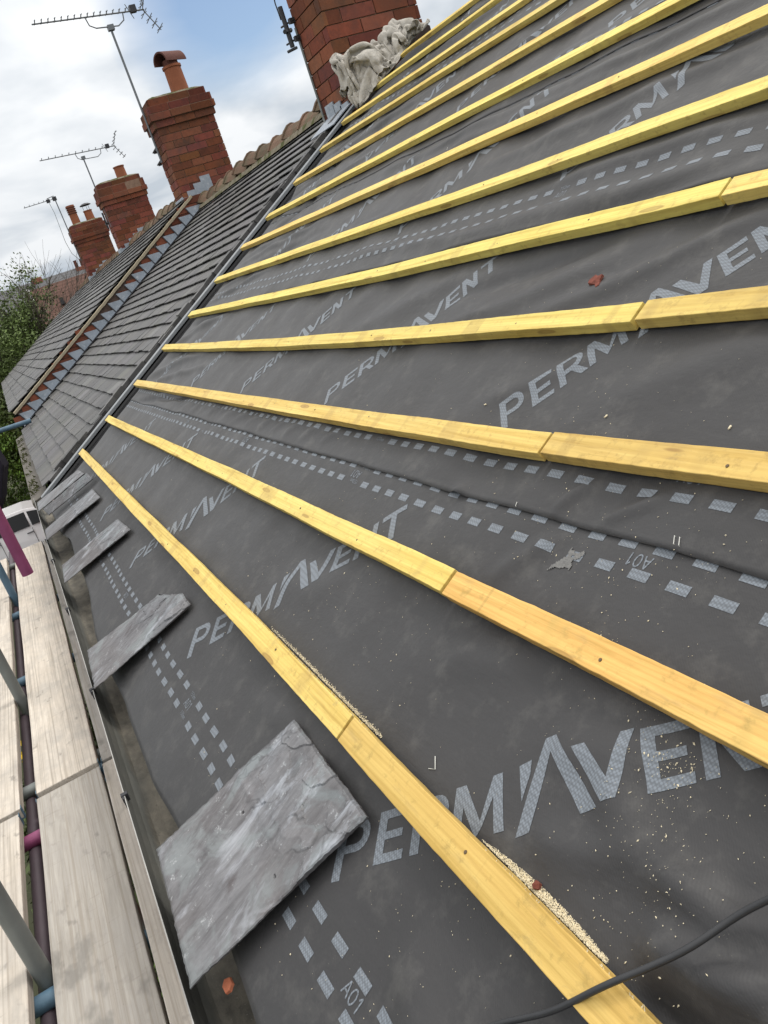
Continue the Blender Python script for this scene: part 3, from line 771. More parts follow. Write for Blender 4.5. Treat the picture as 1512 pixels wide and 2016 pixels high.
# ------------------------------------------------------------------ scaffold
ZB = -.70
def board(x0, x1, y0, y1, label, tone, z=ZB, skew=0, bands=True):
    m = MB(); n = max(2, int((x1-x0)/.15)); xs = np.linspace(x0, x1, n+1); ph = rng.uniform(0, 6)
    vs = []; fs = []
    for x in xs:
        w1 = .0015*math.sin(x*6+ph); s = skew*(x-x0)
        vs += [(x, y0+w1+s, z-.038), (x, y1+w1+s, z-.038), (x, y1+w1+s, z+.001*math.sin(x*3+ph)), (x, y0+w1+s, z+.001*math.sin(x*3+1+ph))]
    for k in range(n):
        a = 4*k
        for q in range(4): fs.append((a+q, a+(q+1) % 4, a+4+(q+1) % 4, a+4+q)[::-1])
    fs.append((0, 1, 2, 3)); fs.append((4*n+3, 4*n+2, 4*n+1, 4*n)); m.add(vs, fs)
    o = m.build('scaffold_board', BOARD, bevel=.003); o['tone'] = tone
    tag(o, label, 'scaffold board', 'timber boards of the scaffold walkway')
    for xe in ((x0, x1) if bands else ()):
        b = MB(); s = skew*(xe-x0); e = .002
        d = .022 if xe == x0 else -.022
        lo = min(xe-e*np.sign(d), xe+d); hi = max(xe-e*np.sign(d), xe+d)
        yo = [(y0+s-e, z+e), (y0+s-e, z-.038-e), (y1+s+e, z-.038-e), (y1+s+e, z+e), (y1+s, z+e), (y1+s, z-.038), (y0+s, z-.038), (y0+s, z+e)]
        b.add([(x_, y_, z_) for x_ in (lo, hi) for y_, z_ in yo], [(q, (q+1) % 8, 8+(q+1) % 8, 8+q) for q in range(8)]+[(0, 7, 6, 1), (1, 6, 5, 2), (2, 5, 4, 3), (8, 9, 14, 15), (9, 10, 13, 14), (10, 11, 12, 13)])
        b.build('end_band', BLUE, o)
    return o
board(-7.08, -2.955, -.920, -.694, 'wide pale scaffold board leading to the white car, far length', 0.0)
board(-2.925, 2.4, -.923, -.693, 'wide scaffold board with dark stains, near length below the big slate', .70, z=ZB-.004, skew=0)
board(-7.06, -2.945, -.681, -.456, 'weathered grey board tucked under the gutter, far length', .95)
board(-2.915, 2.4, -.683, -.458, 'board tucked under the gutter with brown stains, near length', .45, z=ZB+.004, skew=.0)
board(-7.0, -2.91, -1.203, -.978, 'outer scaffold board left of the tube gap, far length', 0.05)
board(-2.88, 2.4, -1.210, -.985, 'outer scaffold board left of the tube gap, near length', 0.12, z=ZB+.002)
board(-7.0, 2.4, -1.436, -1.212, 'outermost scaffold board at the frame edge', 0.2)
def tube_obj(name, pts, mat, label, cat, group, r=.0242, fit=None):
    m = MB(); m.tube(pts, r, 16); m2 = None
    o = m.build(name, mat); autosmooth(o, 50)
    tag(o, label, cat, group)
    if fit:
        for z in fit:
            f = MB(); x, y = pts[0][0], pts[0][1]
            f.tube([(x, y, z-.03), (x, y, z+.03)], .033, 12); f.box((x-.015, y-.055, z-.02), (x+.015, y+.045, z+.02)); f.tube([(x+.03, y-.05, z), (x+.03, y+.05, z)], .008, 8)
            c = f.build('coupler', DARKMETAL, o)
    return o
G1 = 'scaffold uprights standing in the gap between boards'
tube_obj('scaffold_tube', [(-5.80, -.950, GROUND), (-5.80, -.950, .9)], BLUE, 'blue painted scaffold upright near the magenta one', 'scaffold tube', G1, fit=[-.86])
tube_obj('scaffold_tube', [(-3.93, -.951, GROUND), (-3.93, -.951, .9)], GALV, 'greenish grey scaffold upright, middle one in the board gap', 'scaffold tube', G1, fit=[-.86])
tube_obj('scaffold_tube', [(-2.05, -.953, GROUND), (-2.05, -.953, .9)], GALV, 'nearest grey scaffold upright at the lower left of the photo', 'scaffold tube', G1, fit=[-.86])
tube_obj('guard_rail', [(-7.4, -.998, .42), (1.5, -.998, .42)], GALV, 'guard rail tube clamped to the scaffold uprights at hip height', 'scaffold tube', None)
tube_obj('guard_rail', [(-3.748, -1.06, .42), (-3.748, -.60, .42)], GALV, 'short cross tube carrying the magenta tube from the guard rail', 'scaffold tube', None)
tube_obj('scaffold_tube', [(-3.7, -.668, -.130), (-3.7, -.672, .95)], PINK, 'magenta tube whose open lower end hangs over the pale board', 'scaffold tube', G1)
tube_obj('scaffold_ledger', [(-7.6, -.972, -.80), (2.5, -.972, -.80)], PURP, 'long faded purple ledger tube under the gap between boards', 'scaffold tube', None)
tube_obj('scaffold_ledger', [(-7.6, -.672, -.83), (2.5, -.672, -.83)], GALV, 'long grey ledger tube beneath the boards by the gutter', 'scaffold tube', None)
for x, mt, lb in ((-5.50, BLUE, 'blue transom tube under the far boards'), (-4.30, BLUE, 'blue transom tube glimpsed beside the gutter board'), (-3.13, GALV, 'grey transom tube just beyond the board joint'),
                  (-2.78, PINK, 'purple-pink transom tube just before the board joint'), (-2.0, BLUE, 'bright blue transom tube at the lower left corner'), (-6.9, GALV, 'grey transom tube under the far board ends'), (-.5, GALV, 'grey transom tube under the near boards')):
    tube_obj('scaffold_transom', [(x, -1.55, -.763), (x, -.50, -.763)], mt, lb, 'scaffold tube', 'transom tubes carrying the boards')
tube_obj('scaffold_tube', [(-12.0, -.335, -.130), (-12.0, -.74, -.114), (-12.0, -1.6, -.080)], BLUE, 'pale blue tube end reaching over the neighbouring eave', 'scaffold tube', None, r=.032)
# dark canvas thing hung at the pole
def blob(name, c, ax, mat, label, cat, seed, n=40, amp=.25, group=None, fq=2.0):
    m = MB(); vs = []; fs = []
    A = [Vector(a) for a in ax]
    for i in range(n+1):
        for k in range(n):
            th = math.pi*i/n; ph = 2*math.pi*k/n
            d = Vector((math.sin(th)*math.cos(ph), math.sin(th)*math.sin(ph), math.cos(th)))
            r = 1+amp*noise.noise(d*fq+Vector((seed, 0, 0)))+amp*.4*noise.noise(d*fq*3+Vector((seed, 3, 0)))
            vs.append(Vector(c)+(A[0]*d.x+A[1]*d.y+A[2]*d.z)*r)
    for i in range(n):
        for k in range(n): fs.append((i*n+k, i*n+(k+1) % n, (i+1)*n+(k+1) % n, (i+1)*n+k)[::-1])
    m.add(vs, fs); o = m.build(name, mat, smooth=True)
    if label: tag(o, label, cat, group)
    return o
# folded dark canvas bundle hanging at the pole
def canvas_bundle():
    m = MB(); n = 30; vs = []; 
    prof = [(-.66, .60), (-.615, .13), (-.70, -.055), (-.785, -.14), (-.98, -.10), (-1.05, .45)]
    for dx in (-.16, -.08, 0, .08, .16):
        k = 1-.12*(dx/.16)**2
        for j_, (y, z) in enumerate(prof):
            vs.append((-5.6+dx, -.82+(y+.82)*k+.012*math.sin(j_*2+dx*40), .2+(z-.2)*k+.012*math.sin(j_*3+dx*30)))
    L6 = len(prof); fs = []
    for a in range(4):
        for b in range(L6): fs.append((a*L6+b, a*L6+(b+1) % L6, (a+1)*L6+(b+1) % L6, (a+1)*L6+b))
    fs.append(tuple(reversed(range(L6)))); fs.append(tuple(4*L6+b for b in range(L6)))
    m.add(vs, fs); o = m.build('canvas_bag', DARKTEX, bevel=.012)
    tag(o, 'dark canvas bag hanging above the magenta pole at the left edge', 'bag')
canvas_bundle()

# ------------------------------------------------------------------ neighbouring roofs
def slate_courses(m, x0, x1, ub, ut, gauge, wd, n0, th=.009, seed=0, jag=.006, tn=(.72, 1.15)):
    r = np.random.default_rng(seed); k = 0; u = ub
    while u < ut:
        off = (k % 2)*.5*wd; x = x0-off; tc_ = r.uniform(.93, 1.05)
        while x < x1:
            a = max(x+.0018, x0); b = min(x+wd-.0018, x1); x += wd
            if b-a < .03: continue
            t = r.uniform(*tn)*tc_*(1 if r.random() > .04 else r.choice([.6, 1.35])); j0 = r.uniform(-jag, jag); lift = r.uniform(0, .004); tw = r.uniform(-.003, .003)
            ue = min(u+gauge*1.25, ut)
            na = n0+th+lift+.006; 
            p = [rf(a, u+j0, na-th+.012), rf(b, u+j0+r.uniform(-.003, .003), na-th+.012+tw), rf(b, ue, n0-.004), rf(a, ue, n0-.004),
                 rf(a, u+j0, na+.012), rf(b, u+j0, na+.012+tw), rf(b, ue, n0+.004), rf(a, ue, n0+.004)]
            m.hexa(p, 0, (t, t*r.uniform(.97, 1.03), t*r.uniform(.96, 1.05)))
        u += gauge; k += 1
def ridge_tiles(parent, x0, x1, z, y=YR, seed=0, ln=.50):
    r = np.random.default_rng(seed); m = MB(); x = x0
    while x < x1-.05:
        e = min(x+ln, x1); t = r.uniform(.7, 1.15); dz = r.uniform(-.02, .02); tl = r.uniform(-.015, .03)
        def ring(xx, k, dz2):
            pts = []
            for (dy, zz) in ((-.17, -.09), (-.115, -.02), (-.05, .035), (0, .05), (.05, .035), (.115, -.02), (.17, -.09)):
                pts.append((xx, y+dy*k, z+zz*k+dz2))
            for (dy, zz) in ((.155, -.105), (0, .02), (-.155, -.105)): pts.append((xx, y+dy*k, z+zz*k+dz2))
            return pts
        segs = [ring(x+.004, .95, dz+.040+tl), ring(x+.04, .95, dz+.034+tl), ring(x+.045, .88, dz+.020+tl), ring(e+.02, .86, dz-.012)]
        q = 10; vs = [p for s_ in segs for p in s_]; fs = []
        for a in range(3):
            for b in range(q): fs.append((a*q+b, (a+1)*q+b, (a+1)*q+(b+1) % q, a*q+(b+1) % q))
        fs.append(tuple(range(q))); fs.append(tuple(reversed(range(3*q, 4*q))))
        m.add(vs, fs, 0, (t, t*.97, t*.93)); x = e
    # lumpy bedding mortar under the tiles
    o = m.build('ridge_tiles', RIDGE, parent)
    b = MB(); n = int((x1-x0)/.05); vs = []; fs = []
    for k in range(n+1):
        xx = x0+(x1-x0)*k/n; a = .012*noise.noise(Vector((xx*9, 0, seed)))
        vs += [(xx, y-.185+a, z-.118), (xx, y-.15+a, z-.065+a), (xx, y+.15, z-.065), (xx, y+.19, z-.118)]
    for k in range(n):
        for q in range(3): fs.append((4*k+q, 4*k+4+q, 4*k+5+q, 4*k+1+q)[::-1])
    b.add(vs, fs); b.build('mortar_bed', MOSS, o)
ZR = 1.90
hA = empty('terraced_house', (-9.85, 0, GROUND)); tag(hA, 'adjoining terraced house with worn grey slate roof next to the stripped one', 'house', 'brick terraced houses in one row')
house_shell(hA, -12.88, -6.80, -.02)
m = MB(); slate_courses(m, -12.86, -6.93, -.575, 3.72, .1535, .27, -.01, seed=3); m.build('slate_roof', RSLATE, hA)
ridge_tiles(hA, -12.9, -7.35, ZR+.045, seed=4)
# rough torn edge of slates & bits by the verge trim
m = MB(); r_ = np.random.default_rng(5)
for k in range(46):
    u = -.5+k*.092; x = -6.90+r_.uniform(-.03, .03); t = r_.uniform(.5, 1.5)
    slab(m, x-.05, x+r_.uniform(.01, .06), u, u+r_.uniform(.10, .2), -.012, .012+r_.uniform(0, .02), 0, (t, t, t))
m.build('broken_slate_edge', RSLATE, hA)
# neighbour's overgrown gutter
gA = MB(); n = 90
vs = []; fs = []
for k in range(n+1):
    x = -12.9+(5.95)*k/n; a = .006*noise.noise(Vector((x*8, 1, 2)))
    vs += [(x, -.485, -.325), (x, -.60-.006+a, -.365+a), (x, -.628, -.372), (x, -.625, -.41), (x, -.58, -.47), (x, -.485, -.47)]
for k in range(n):
    for q in range(6): fs.append((6*k+q, 6*k+(q+1) % 6, 6*k+6+(q+1) % 6, 6*k+6+q)[::-1])
fs += [tuple(range(6)), tuple(reversed(range(6*n, 6*n+6)))]
gA.add(vs, fs); gAo = gA.build('gutter', plain('weathered_gutter', (.13, .12, .105), .85, .2, .4, 6, bump=.6), hA)
mt = MB()
for k in range(420):
    x = -12.3+5.1*rng.random(); 
    if noise.noise(Vector((x*2.1, 0, 5))) < -.05: continue
    y = -.60+rng.uniform(-.02, .06); z = -.352+(y+.6)*.35
    s = rng.uniform(.006, .018)
    mt.add([(x-s, y, z), (x+s, y-.3*s, z), (x+s*.6, y+s, z+.2*s), (x+rng.uniform(-1, 1)*s, y-.5*s, z+rng.uniform(.8, 2.0)*s)], [(0, 1, 3), (1, 2, 3), (2, 0, 3), (0, 2, 1)])
mt.build('moss_tufts', plain('dark_moss', (.045, .048, .022), .95, .1, .5, 30), gAo)

# bricks ------------------------------------------------------------
def brick_shaft(m, x0, x1, y0, y1, z0, z1, seed, proj=0.0, ch=.106, off0=0, broken=0.0, dark=1.0):
    r = np.random.default_rng(seed)
    x0 -= proj; x1 += proj; y0 -= proj; y1 += proj
    m.box((x0+.012, y0+.012, z0), (x1-.012, y1-.012, z1), 1)
    n = max(1, round((z1-z0)/ch)); ch = (z1-z0)/n
    for k in range(n):
        za = z0+k*ch+.004; zb = za+ch-.010
        par = (k+off0) % 2
        for side in range(4):
            horiz = side < 2
            a0, a1 = (x0, x1) if horiz else (y0, y1)
            ln = .318; p = a0-(.0 if par ^ (side > 1) else ln/2)
            while p < a1-.001:
                a = max(p+.005, a0); b = min(p+ln-.005, a1); p += ln
                if b-a < .03: continue
                t = r.uniform(.62, 1.22)*dark; tt = (t, t*r.uniform(.85, 1.2), t*r.uniform(.85, 1.25)); q = r.uniform(-.003, .004); 
                if r.random() < broken: q -= .012
                zz = r.uniform(-.002, .002)
                if side == 0: m.box((a, y0-q, za+zz), (b, y0+.03, zb+zz), 0, tt)
                elif side == 1: m.box((a, y1-.03, za), (b, y1+q, zb), 0, tt)
                elif side == 2: m.box((x0-q, a, za), (x0+.03, b, zb), 0, tt)
                else: m.box((x1-.03, a, za+zz), (x1+q, b, zb+zz), 0, tt)
def flaunch(m, x0, x1, y0, y1, z, h, mi=2, seed=0):
    n = 16; vs = []; fs = []
    for i in range(n+1):
        for j in range(n+1):
            s, t = i/n, j/n; e = min(s, 1-s, t, 1-t)*2
            hh = h*(1-(1-min(1, e*1.6))**2.2)+.012*noise.noise(Vector((s*6, t*6, seed)))
            vs.append((x0+(x1-x0)*s, y0+(y1-y0)*t, z+max(0, hh)))
    for i in range(n):
        for j in range(n): a = i*(n+1)+j; fs.append((a, a+n+1, a+n+2, a+1))
    m.add(vs, fs, mi)
def chimney(parent, x1, th, y0, y1, zb, z_corb, ztop, label, seed, top=True, sooty=False):
    x0 = x1-th; m = MB()
    brick_shaft(m, x0, x1, y0, y1, zb, z_corb, seed)
    if top:
        a = z_corb; b = a+.098; c_ = b+.10; 
        brick_shaft(m, x0, x1, y0, y1, a, b, seed+1, proj=.030)
        brick_shaft(m, x0, x1, y0, y1, b, c_, seed+2, proj=.062)
        brick_shaft(m, x0, x1, y0, y1, c_, ztop-.095, seed+3, proj=.045, broken=.15, dark=.85)
        # top course with rounded worn corners
        brick_shaft(m, x0+.01, x1-.01, y0+.02, y1-.02, ztop-.095, ztop+.005, seed+4, proj=.02, ch=.10, broken=.3, dark=.75)
        flaunch(m, x0+.0, x1+.0, y0, y1, ztop, .05, seed=seed)
    o = m.build('chimney', [BRICK, MORTAR if not sooty else SOOTY, MOSS], parent)
    o['label'] = label
    return o
# chimney on the house line (nearest)
c1 = chimney(house, -6.75, .57, 2.96, 3.84, 1.35, 3.20, 0, 'nearest tall red brick chimney behind the dust sheet', 11, top=False)
m = MB(); brick_shaft(m, -7.32, -6.75, 2.96, 3.84, 3.20, 3.29, 12, proj=.03); brick_shaft(m, -7.32, -6.75, 2.96, 3.84, 3.29, 3.37, 13, proj=.06); brick_shaft(m, -7.32, -6.75, 2.96, 3.84, 3.37, 3.6, 14, proj=.035)
flaunch(m, -7.32, -6.75, 2.96, 3.84, 3.6, .05); m.build('chimney_crown', [BRICK, MORTAR, MOSS], c1)
m = MB(); m.lathe((-7.0, 3.4, 3.62), [(.0, 0), (.15, 0), (.13, .4), (.15, .42), (.12, .42), (.11, .1)], 20); m.build('chimney_pot', TERRA, c1)
# lead apron and cable on it
m = MB()
for (xa, xb, za, zb) in ((-7.20, -7.02, 1.55, 1.83), (-7.03, -6.88, 1.56, 1.80), (-6.90, -6.74, 1.56, 1.76)):
    m.box((xa, 2.940, za), (xb, 2.952, zb))
slab(m, -7.25, -6.70, 3.18, 3.42, .02, .028)
m.build('lead_flashing', LEAD, c1)
m = MB(); m.tube([(-7.29, 2.945, 2.50), (-7.29, 2.945, 2.2), (-7.285, 2.945, 1.9), (-7.26, 2.93, 1.75), (-7.20, 2.91, 1.66), (-7.15, 2.87, 1.62)], .010, 8); m.build('cable', GALV, c1)
m = MB()
for z in (2.42, 2.56): m.box((-7.31, 2.91, z-.02), (-7.27, 3.0, z+.02)); m.tube([(-7.42, 2.88, z), (-7.26, 2.94, z)], .008, 6)
m.tube([(-7.36, 2.90, 2.38), (-7.36, 2.90, 2.70)], .022, 8); m.tube([(-7.33, 2.86, 2.5), (-7.40, 2.95, 2.52)], .02, 6); m.tube([(-7.40, 2.86, 2.36), (-7.32, 2.92, 2.36)], .012, 6)
m.tube([(-7.36, 2.90, 2.70), (-7.42, 2.90, 2.62), (-7.43, 2.9, 2.75), (-7.38, 2.9, 2.95)], .006, 6)
m.build('aerial_bracket', DARKMETAL, c1)

# second house row beyond the party wall, roof a step higher
NB = .262
hB = empty('terraced_house', (-16.2, 0, GROUND)); tag(hB, 'terraced house beyond the stepped lead flashing, higher slate roof and mossy verge', 'house', 'brick terraced houses in one row')
m = MB(); m.box((-19.4, -.47, GROUND), (-12.90, 2*YR+.5, -.30)); m.build('wall', WALL, hB)
m = MB(); slate_courses(m, -19.5, -12.93, -.47, 3.60, .20, .31, NB, seed=8, jag=.008); m.build('slate_roof', RSLATE, hB)
m = MB(); m.add([rf(-19.4, -.44, NB-.01), rf(-12.96, -.44, NB-.01), rf(-12.96, 3.66, NB-.01), rf(-19.4, 3.66, NB-.01), (-19.4, 2*YR+.5, -.2), (-12.96, 2*YR+.5, -.2), (-19.4, -.46, -.31), (-12.96, -.46, -.31)],
       [(0, 1, 2, 3), (3, 2, 5, 4), (6, 7, 1, 0), (4, 5, 7, 6), (7, 5, 2, 1), (0, 3, 4, 6)]); m.build('roof_deck', DARKGAP, hB)
ridge_tiles(hB, -19.4, -13.5, ZR+.255, y=YR-.02, seed=9)
# brick upstand between the two roofs
m = MB(); r_ = np.random.default_rng(21)
m.box((-12.93, -.42, -.03), (-12.915, 3.70, .225), 1, fn=lambda x, u, n: rf(x, u, n))
z = -.5
while z < 2.2:
    y = -.7+(0 if round(z/.106) % 2 else .16)
    while y < 3.4:
        # keep bricks whose centre lies within the band above our slates and under the verge
        def un(yy, zz): return yy*CP+zz*SP, -yy*SP+zz*CP
        u_, n_ = un(y+.16, z+.05)
        if -.40 < u_ < 3.7 and -.09 < n_ < .175:
            t = r_.uniform(.6, 1.15); m.box((-12.95, y+.004, z+.004), (-12.900+r_.uniform(-.002, .003), y+.311, z+.100), 0, (t, t, t))
        y += .318
    z += .106
m.build('party_wall_bricks', [BRICK, SOOTY], hB)
# stepped flashing: one saw-tooth of lead per brick course pair
m = MB(); st = 24; u0 = -.42; du = .185
for k in range(22):
    ua = u0+k*du; 
    # tooth: level top edge in world, so it rises off the slope and drops back
    wob = r_.uniform(-.01, .01)
    A = rf(-12.888, ua-.01, .0); B = rf(-12.888, ua+du+.015, .0); 
    yt = rf(0, ua+.01, .182+wob)[1]; zt = rf(0, ua+.01, .182+wob)[2]
    n2u = ua+.012; 
    P1 = (-12.886+r_.uniform(0, .006), yt, zt); P2y = rf(0, ua+du*.98, .05)[1]
    P2 = (-12.888, P2y+.035, zt-.004)
    pts = [A, B, P2, P1]
    m.add([*pts, *[(p[0]-.006, p[1], p[2]) for p in pts]], [(0, 1, 2, 3), (7, 6, 5, 4), (0, 4, 5, 1), (1, 5, 6, 2), (2, 6, 7, 3), (3, 7, 4, 0)])
    m.add([(P1[0]+.004, yy, zz) for yy, zz in ((P1[1]-.004, P1[2]), (P1[1]+.010, P1[2]), (A[1]+.014, A[2]+.01), (A[1]-.004, A[2]+.01))], [(0, 1, 2, 3)], 1)
slab(m, -12.90, -12.78, -.5, 3.62, .018, .024)
o = m.build('stepped_flashing', [LEAD, DARKMETAL], hB)
m = MB()
for k in range(40):
    u = -.44+k*.105; slab(m, -12.79, -12.765, u, u+.1, .018, .034)
m.build('flashing_edge', DARKMETAL, o)
m = MB(); n = 120; vs = []; fs = []
for k in range(n+1):
    u = -.44+4.12*k/n; a = .006*noise.noise(Vector((u*11, 0, 3))); b = .005*noise.noise(Vector((u*7, 4, 3)))
    for (x, nn) in ((-12.93, .205+a), (-12.878+b, .203+a), (-12.872+b, .238+a), (-12.93, .243+a)): vs.append(rf(x, u, nn))
for k in range(n):
    for q in range(4): fs.append((4*k+q, 4*k+(q+1) % 4, 4*k+4+(q+1) % 4, 4*k+4+q))
fs += [(3, 2, 1, 0), (4*n, 4*n+1, 4*n+2, 4*n+3)]
m.add(vs, fs); m.build('verge_mortar', CREAM, hB)
def pot_plain(parent, c, h, r, name='chimney_pot', mat=TERRA):
    m = MB(); m.lathe(c, [(r*1.02, -.04), (r*1.0, 0), (r*.94, h*.90), (r*1.05, h*.92), (r*1.05, h), (r*.82, h), (r*.78, h*.3)], 22)
    o = m.build(name, mat, parent); autosmooth(o, 40); return o
c2 = chimney(hB, -13.0, .50, 2.98, 3.875, 1.4, 3.045, 3.44, 'red brick chimney with a hooded clay pot, tallest against the sky', 31)
# hooded pot
cx, cy = -13.25, 3.585
p2 = pot_plain(c2, (cx, cy, 3.45), .40, .138)
m = MB(); m.lathe((cx, cy, 3.85), [(.118, -.03), (.112, .08), (.09, .08)], 20); m.build('pot_collar', TERRADK, p2)
m = MB(); n = 14; vs = []; fs = []          # half-round hood, open towards the street
for sy in (-.20, .225):
    for rr in (.140, .120):
        for k in range(n+1):
            a = math.pi*k/n; hx, hy = rr*math.cos(a), sy; ca_, sa_ = math.cos(R(32)), math.sin(R(32)); vs.append((cx+hx*ca_-hy*sa_, cy+hx*sa_+hy*ca_, 3.885+rr*1.15*math.sin(a)+(.015 if sy > 0 else 0)))
q = n+1
for k in range(n): fs += [(k, k+1, 2*q+k+1, 2*q+k), (q+k+1, q+k, 3*q+k, 3*q+k+1), (q+k, q+k+1, k+1, k), (2*q+k, 2*q+k+1, 3*q+k+1, 3*q+k)]
fs += [(0, 2*q, 3*q, q), (n, q+n, 3*q+n, 2*q+n)]
m.add(vs, fs); h = m.build('pot_hood', TERRADK, p2); autosmooth(h, 35)
m = MB()
for z in (2.66, 2.84): m.box((-13.56, 2.94, z-.02), (-13.50, 2.99, z+.02)); m.tube([(-13.2, 2.91, z), (-13.55, 2.93, z)], .012, 6)
m.build('aerial_bracket', DARKMETAL, c2)
def base_lead(parent, x1, y0, y1, zfront, seed):
    m = MB(); rr = np.random.default_rng(seed); y = y0-.05; z = zfront
    while y < y1-.1:
        m.box((x1+.002, y, z-.28), (x1+.012+rr.uniform(0, .01), y+.16, z+.0)); y += .13; z += .075
    m.box((x1-.5, y0-.020, zfront-.3), (x1+.01, y0-.006, zfront+.02))
    m.build('lead_flashing', LEAD, parent)
base_lead(c2, -13.0, 2.98, 3.55, 2.05, 2)
hC = empty('terraced_house', (-22.7, 0, GROUND)); tag(hC, 'third terraced house along, with the wide mossy-topped chimney at its near end', 'house', 'brick terraced houses in one row')
m = MB(); m.box((-26.0, -.47, GROUND), (-19.42, 2*YR+.5, -.30)); m.build('wall', WALL, hC)
m = MB(); slate_courses(m, -26.0, -19.52, -.47, 3.60, .20, .31, NB+.008, seed=18, jag=.01); m.build('slate_roof', RSLATE, hC)
m = MB(); m.add([rf(-26, -.44, NB-.01), rf(-19.41, -.44, NB-.01), rf(-19.41, 3.66, NB-.01), rf(-26, 3.66, NB-.01), (-26, 2*YR+.5, -.2), (-19.41, 2*YR+.5, -.2), (-26, -.46, -.31), (-19.41, -.46, -.31)],
       [(0, 1, 2, 3), (3, 2, 5, 4), (6, 7, 1, 0), (4, 5, 7, 6), (7, 5, 2, 1), (0, 3, 4, 6)]); m.build('roof_deck', DARKGAP, hC)
ridge_tiles(hC, -26, -20.0, ZR+.26, y=YR-.02, seed=19)
c3 = chimney(hC, -19.5, .50, 2.97, 3.93, 1.5, 3.01, 3.46, 'squat red brick chimney with a mossy top and one small pot', 41)
pot_plain(c3, (-19.75, 3.62, 3.50), .24, .120)
base_lead(c3, -19.5, 2.97, 3.6, 2.10, 3)
m = MB()
m.box((-20.07, 2.93, 2.70), (-20.0, 2.99, 2.74)); m.tube([(-19.7, 2.97, 2.72), (-20.03, 2.95, 2.72)], .012, 6); m.tube([(-19.9, 2.93, 2.6), (-19.9, 2.93, 2.95)], .02, 6); m.build('aerial_bracket', DARKMETAL, c3)
hD = empty('terraced_house', (-29, 0, GROUND)); tag(hD, 'farthest terraced house of the row, with the two-pot chimney at its near end', 'house', 'brick terraced houses in one row')
m = MB(); m.box((-31.5, -.47, GROUND), (-26.02, 2*YR+.5, -.30)); m.build('wall', WALL, hD)
m = MB(); slate_courses(m, -31.5, -26.02, -.47, 3.60, .20, .31, NB, seed=28, jag=.01); m.build('slate_roof', RSLATE, hD)
m = MB(); m.add([rf(-31.5, -.44, NB-.01), rf(-26.01, -.44, NB-.01), rf(-26.01, 3.66, NB-.01), rf(-31.5, 3.66, NB-.01), (-31.5, 2*YR+.5, -.2), (-26.01, 2*YR+.5, -.2), (-31.5, -.46, -.31), (-26.01, -.46, -.31)],
       [(0, 1, 2, 3), (3, 2, 5, 4), (6, 7, 1, 0), (4, 5, 7, 6), (7, 5, 2, 1), (0, 3, 4, 6)]); m.build('roof_deck', DARKGAP, hD)
ridge_tiles(hD, -31.5, -26.6, ZR+.26, y=YR-.02, seed=29)
c4 = chimney(hD, -26.0, .50, 2.95, 3.90, 1.5, 3.02, 3.53, 'farthest red brick chimney of the row, carrying a louvred pot and a capped pot', 51)
p4 = pot_plain(c4, (-26.25, 3.21, 3.57), .52, .118)
m = MB()
for k in range(4): m.lathe((-26.25, 3.21, 3.86+k*.055), [(.115, 0), (.135, .0), (.135, .022), (.112, .022)], 18)
m.build('louvre_rings', TERRADK, p4)
p5 = pot_plain(c4, (-26.25, 3.63, 3.57), .27, .125)
m = MB(); m.lathe((-26.25, 3.63, 4.0), [(0, .05), (.10, .03), (.165, -.01), (.16, -.02), (0, .03)], 20)
for a in (0, 2.1, 4.2): m.tube([(-26.25+.09*math.cos(a), 3.63+.09*math.sin(a), 3.8), (-26.25+.10*math.cos(a), 3.63+.10*math.sin(a), 4.0)], .006, 5)
m.build('pot_cowl', DARKMETAL, p5)
base_lead(c4, -26.0, 2.95, 3.6, 2.10, 4)

# ------------------------------------------------------------------ aerials
def aerial(x, y, z0, z1, yb0, yb1, zb0, zb1, label, nel, s=1.0, full=True, xt=0):
    a = empty('television_aerial', (x, y, z0)); tag(a, label, 'aerial', 'television aerials on the chimneys')
    m = MB(); m.tube([(x, y, z0), (x, y, z1)], .017*s, 8); m.build('mast', ALU, a)
    m = MB(); B = lambda t: Vector((x+.03-xt*t, yb0+(yb1-yb0)*t, zb0+(zb1-zb0)*t))
    m.tube([B(0), B(1)], .011*s, 8)
    for k in range(nel):
        t = .03+.80*k/(nel-1); p = B(t)
        m.tube([p+Vector((-.10, 0, .02)), p+Vector((.10, 0, .02))], .006*s, 5)
        m.tube([p, p+Vector((0, .006, .045))], .007*s, 5)
    m.build('boom', ALU, a)
    if full:
        m = MB()   # folded under-arm
        t0, t1 = .46, .80; p0, p1 = B(t0), B(t1); dz = .16*s
        m.tube([p0, p0+Vector((0, .02, -dz*.7)), p0+Vector((0, .10*s, -dz)), p1+Vector((0, -.12*s, -dz*.95)), p1+Vector((0, -.02, -dz*.6)), p1], .009*s, 8)
        c = Vector((x, y, z1)); m.box(tuple(c-Vector((.04, .04, .03))*s), tuple(c+Vector((.04, .05, .04))*s)); m.build('support_arm', ALU, a)
        m = MB()   # reflector
        e = B(.985)
        for sg in (1, -1):
            for k in range(4):
                q = e+Vector((0, .05*k*s*1.0, sg*(.05+.075*k)*s))
                m.tube([q+Vector((-.20*s, 0, 0)), q+Vector((.20*s, 0, 0))], .006*s, 5)
                m.tube([q+Vector((0, -.05*s, -.02*s)), q+Vector((0, .05*s, .02*s))], .005*s, 5)
            m.tube([e, e+Vector((0, .16*s, sg*.30*s))], .008*s, 5)
        m.tube([B(.87)+Vector((0, -.04, .10*s)), B(.87)+Vector((0, .02, -.10*s))], .006*s, 5)
        m.build('reflector', ALU, a)
        m = MB(); c = B(.90); m.box(tuple(c-Vector((.04, .045, .02))*s), tuple(c+Vector((.04, .045, .07))*s)); m.build('dipole_box', DARKMETAL, a)
    return a
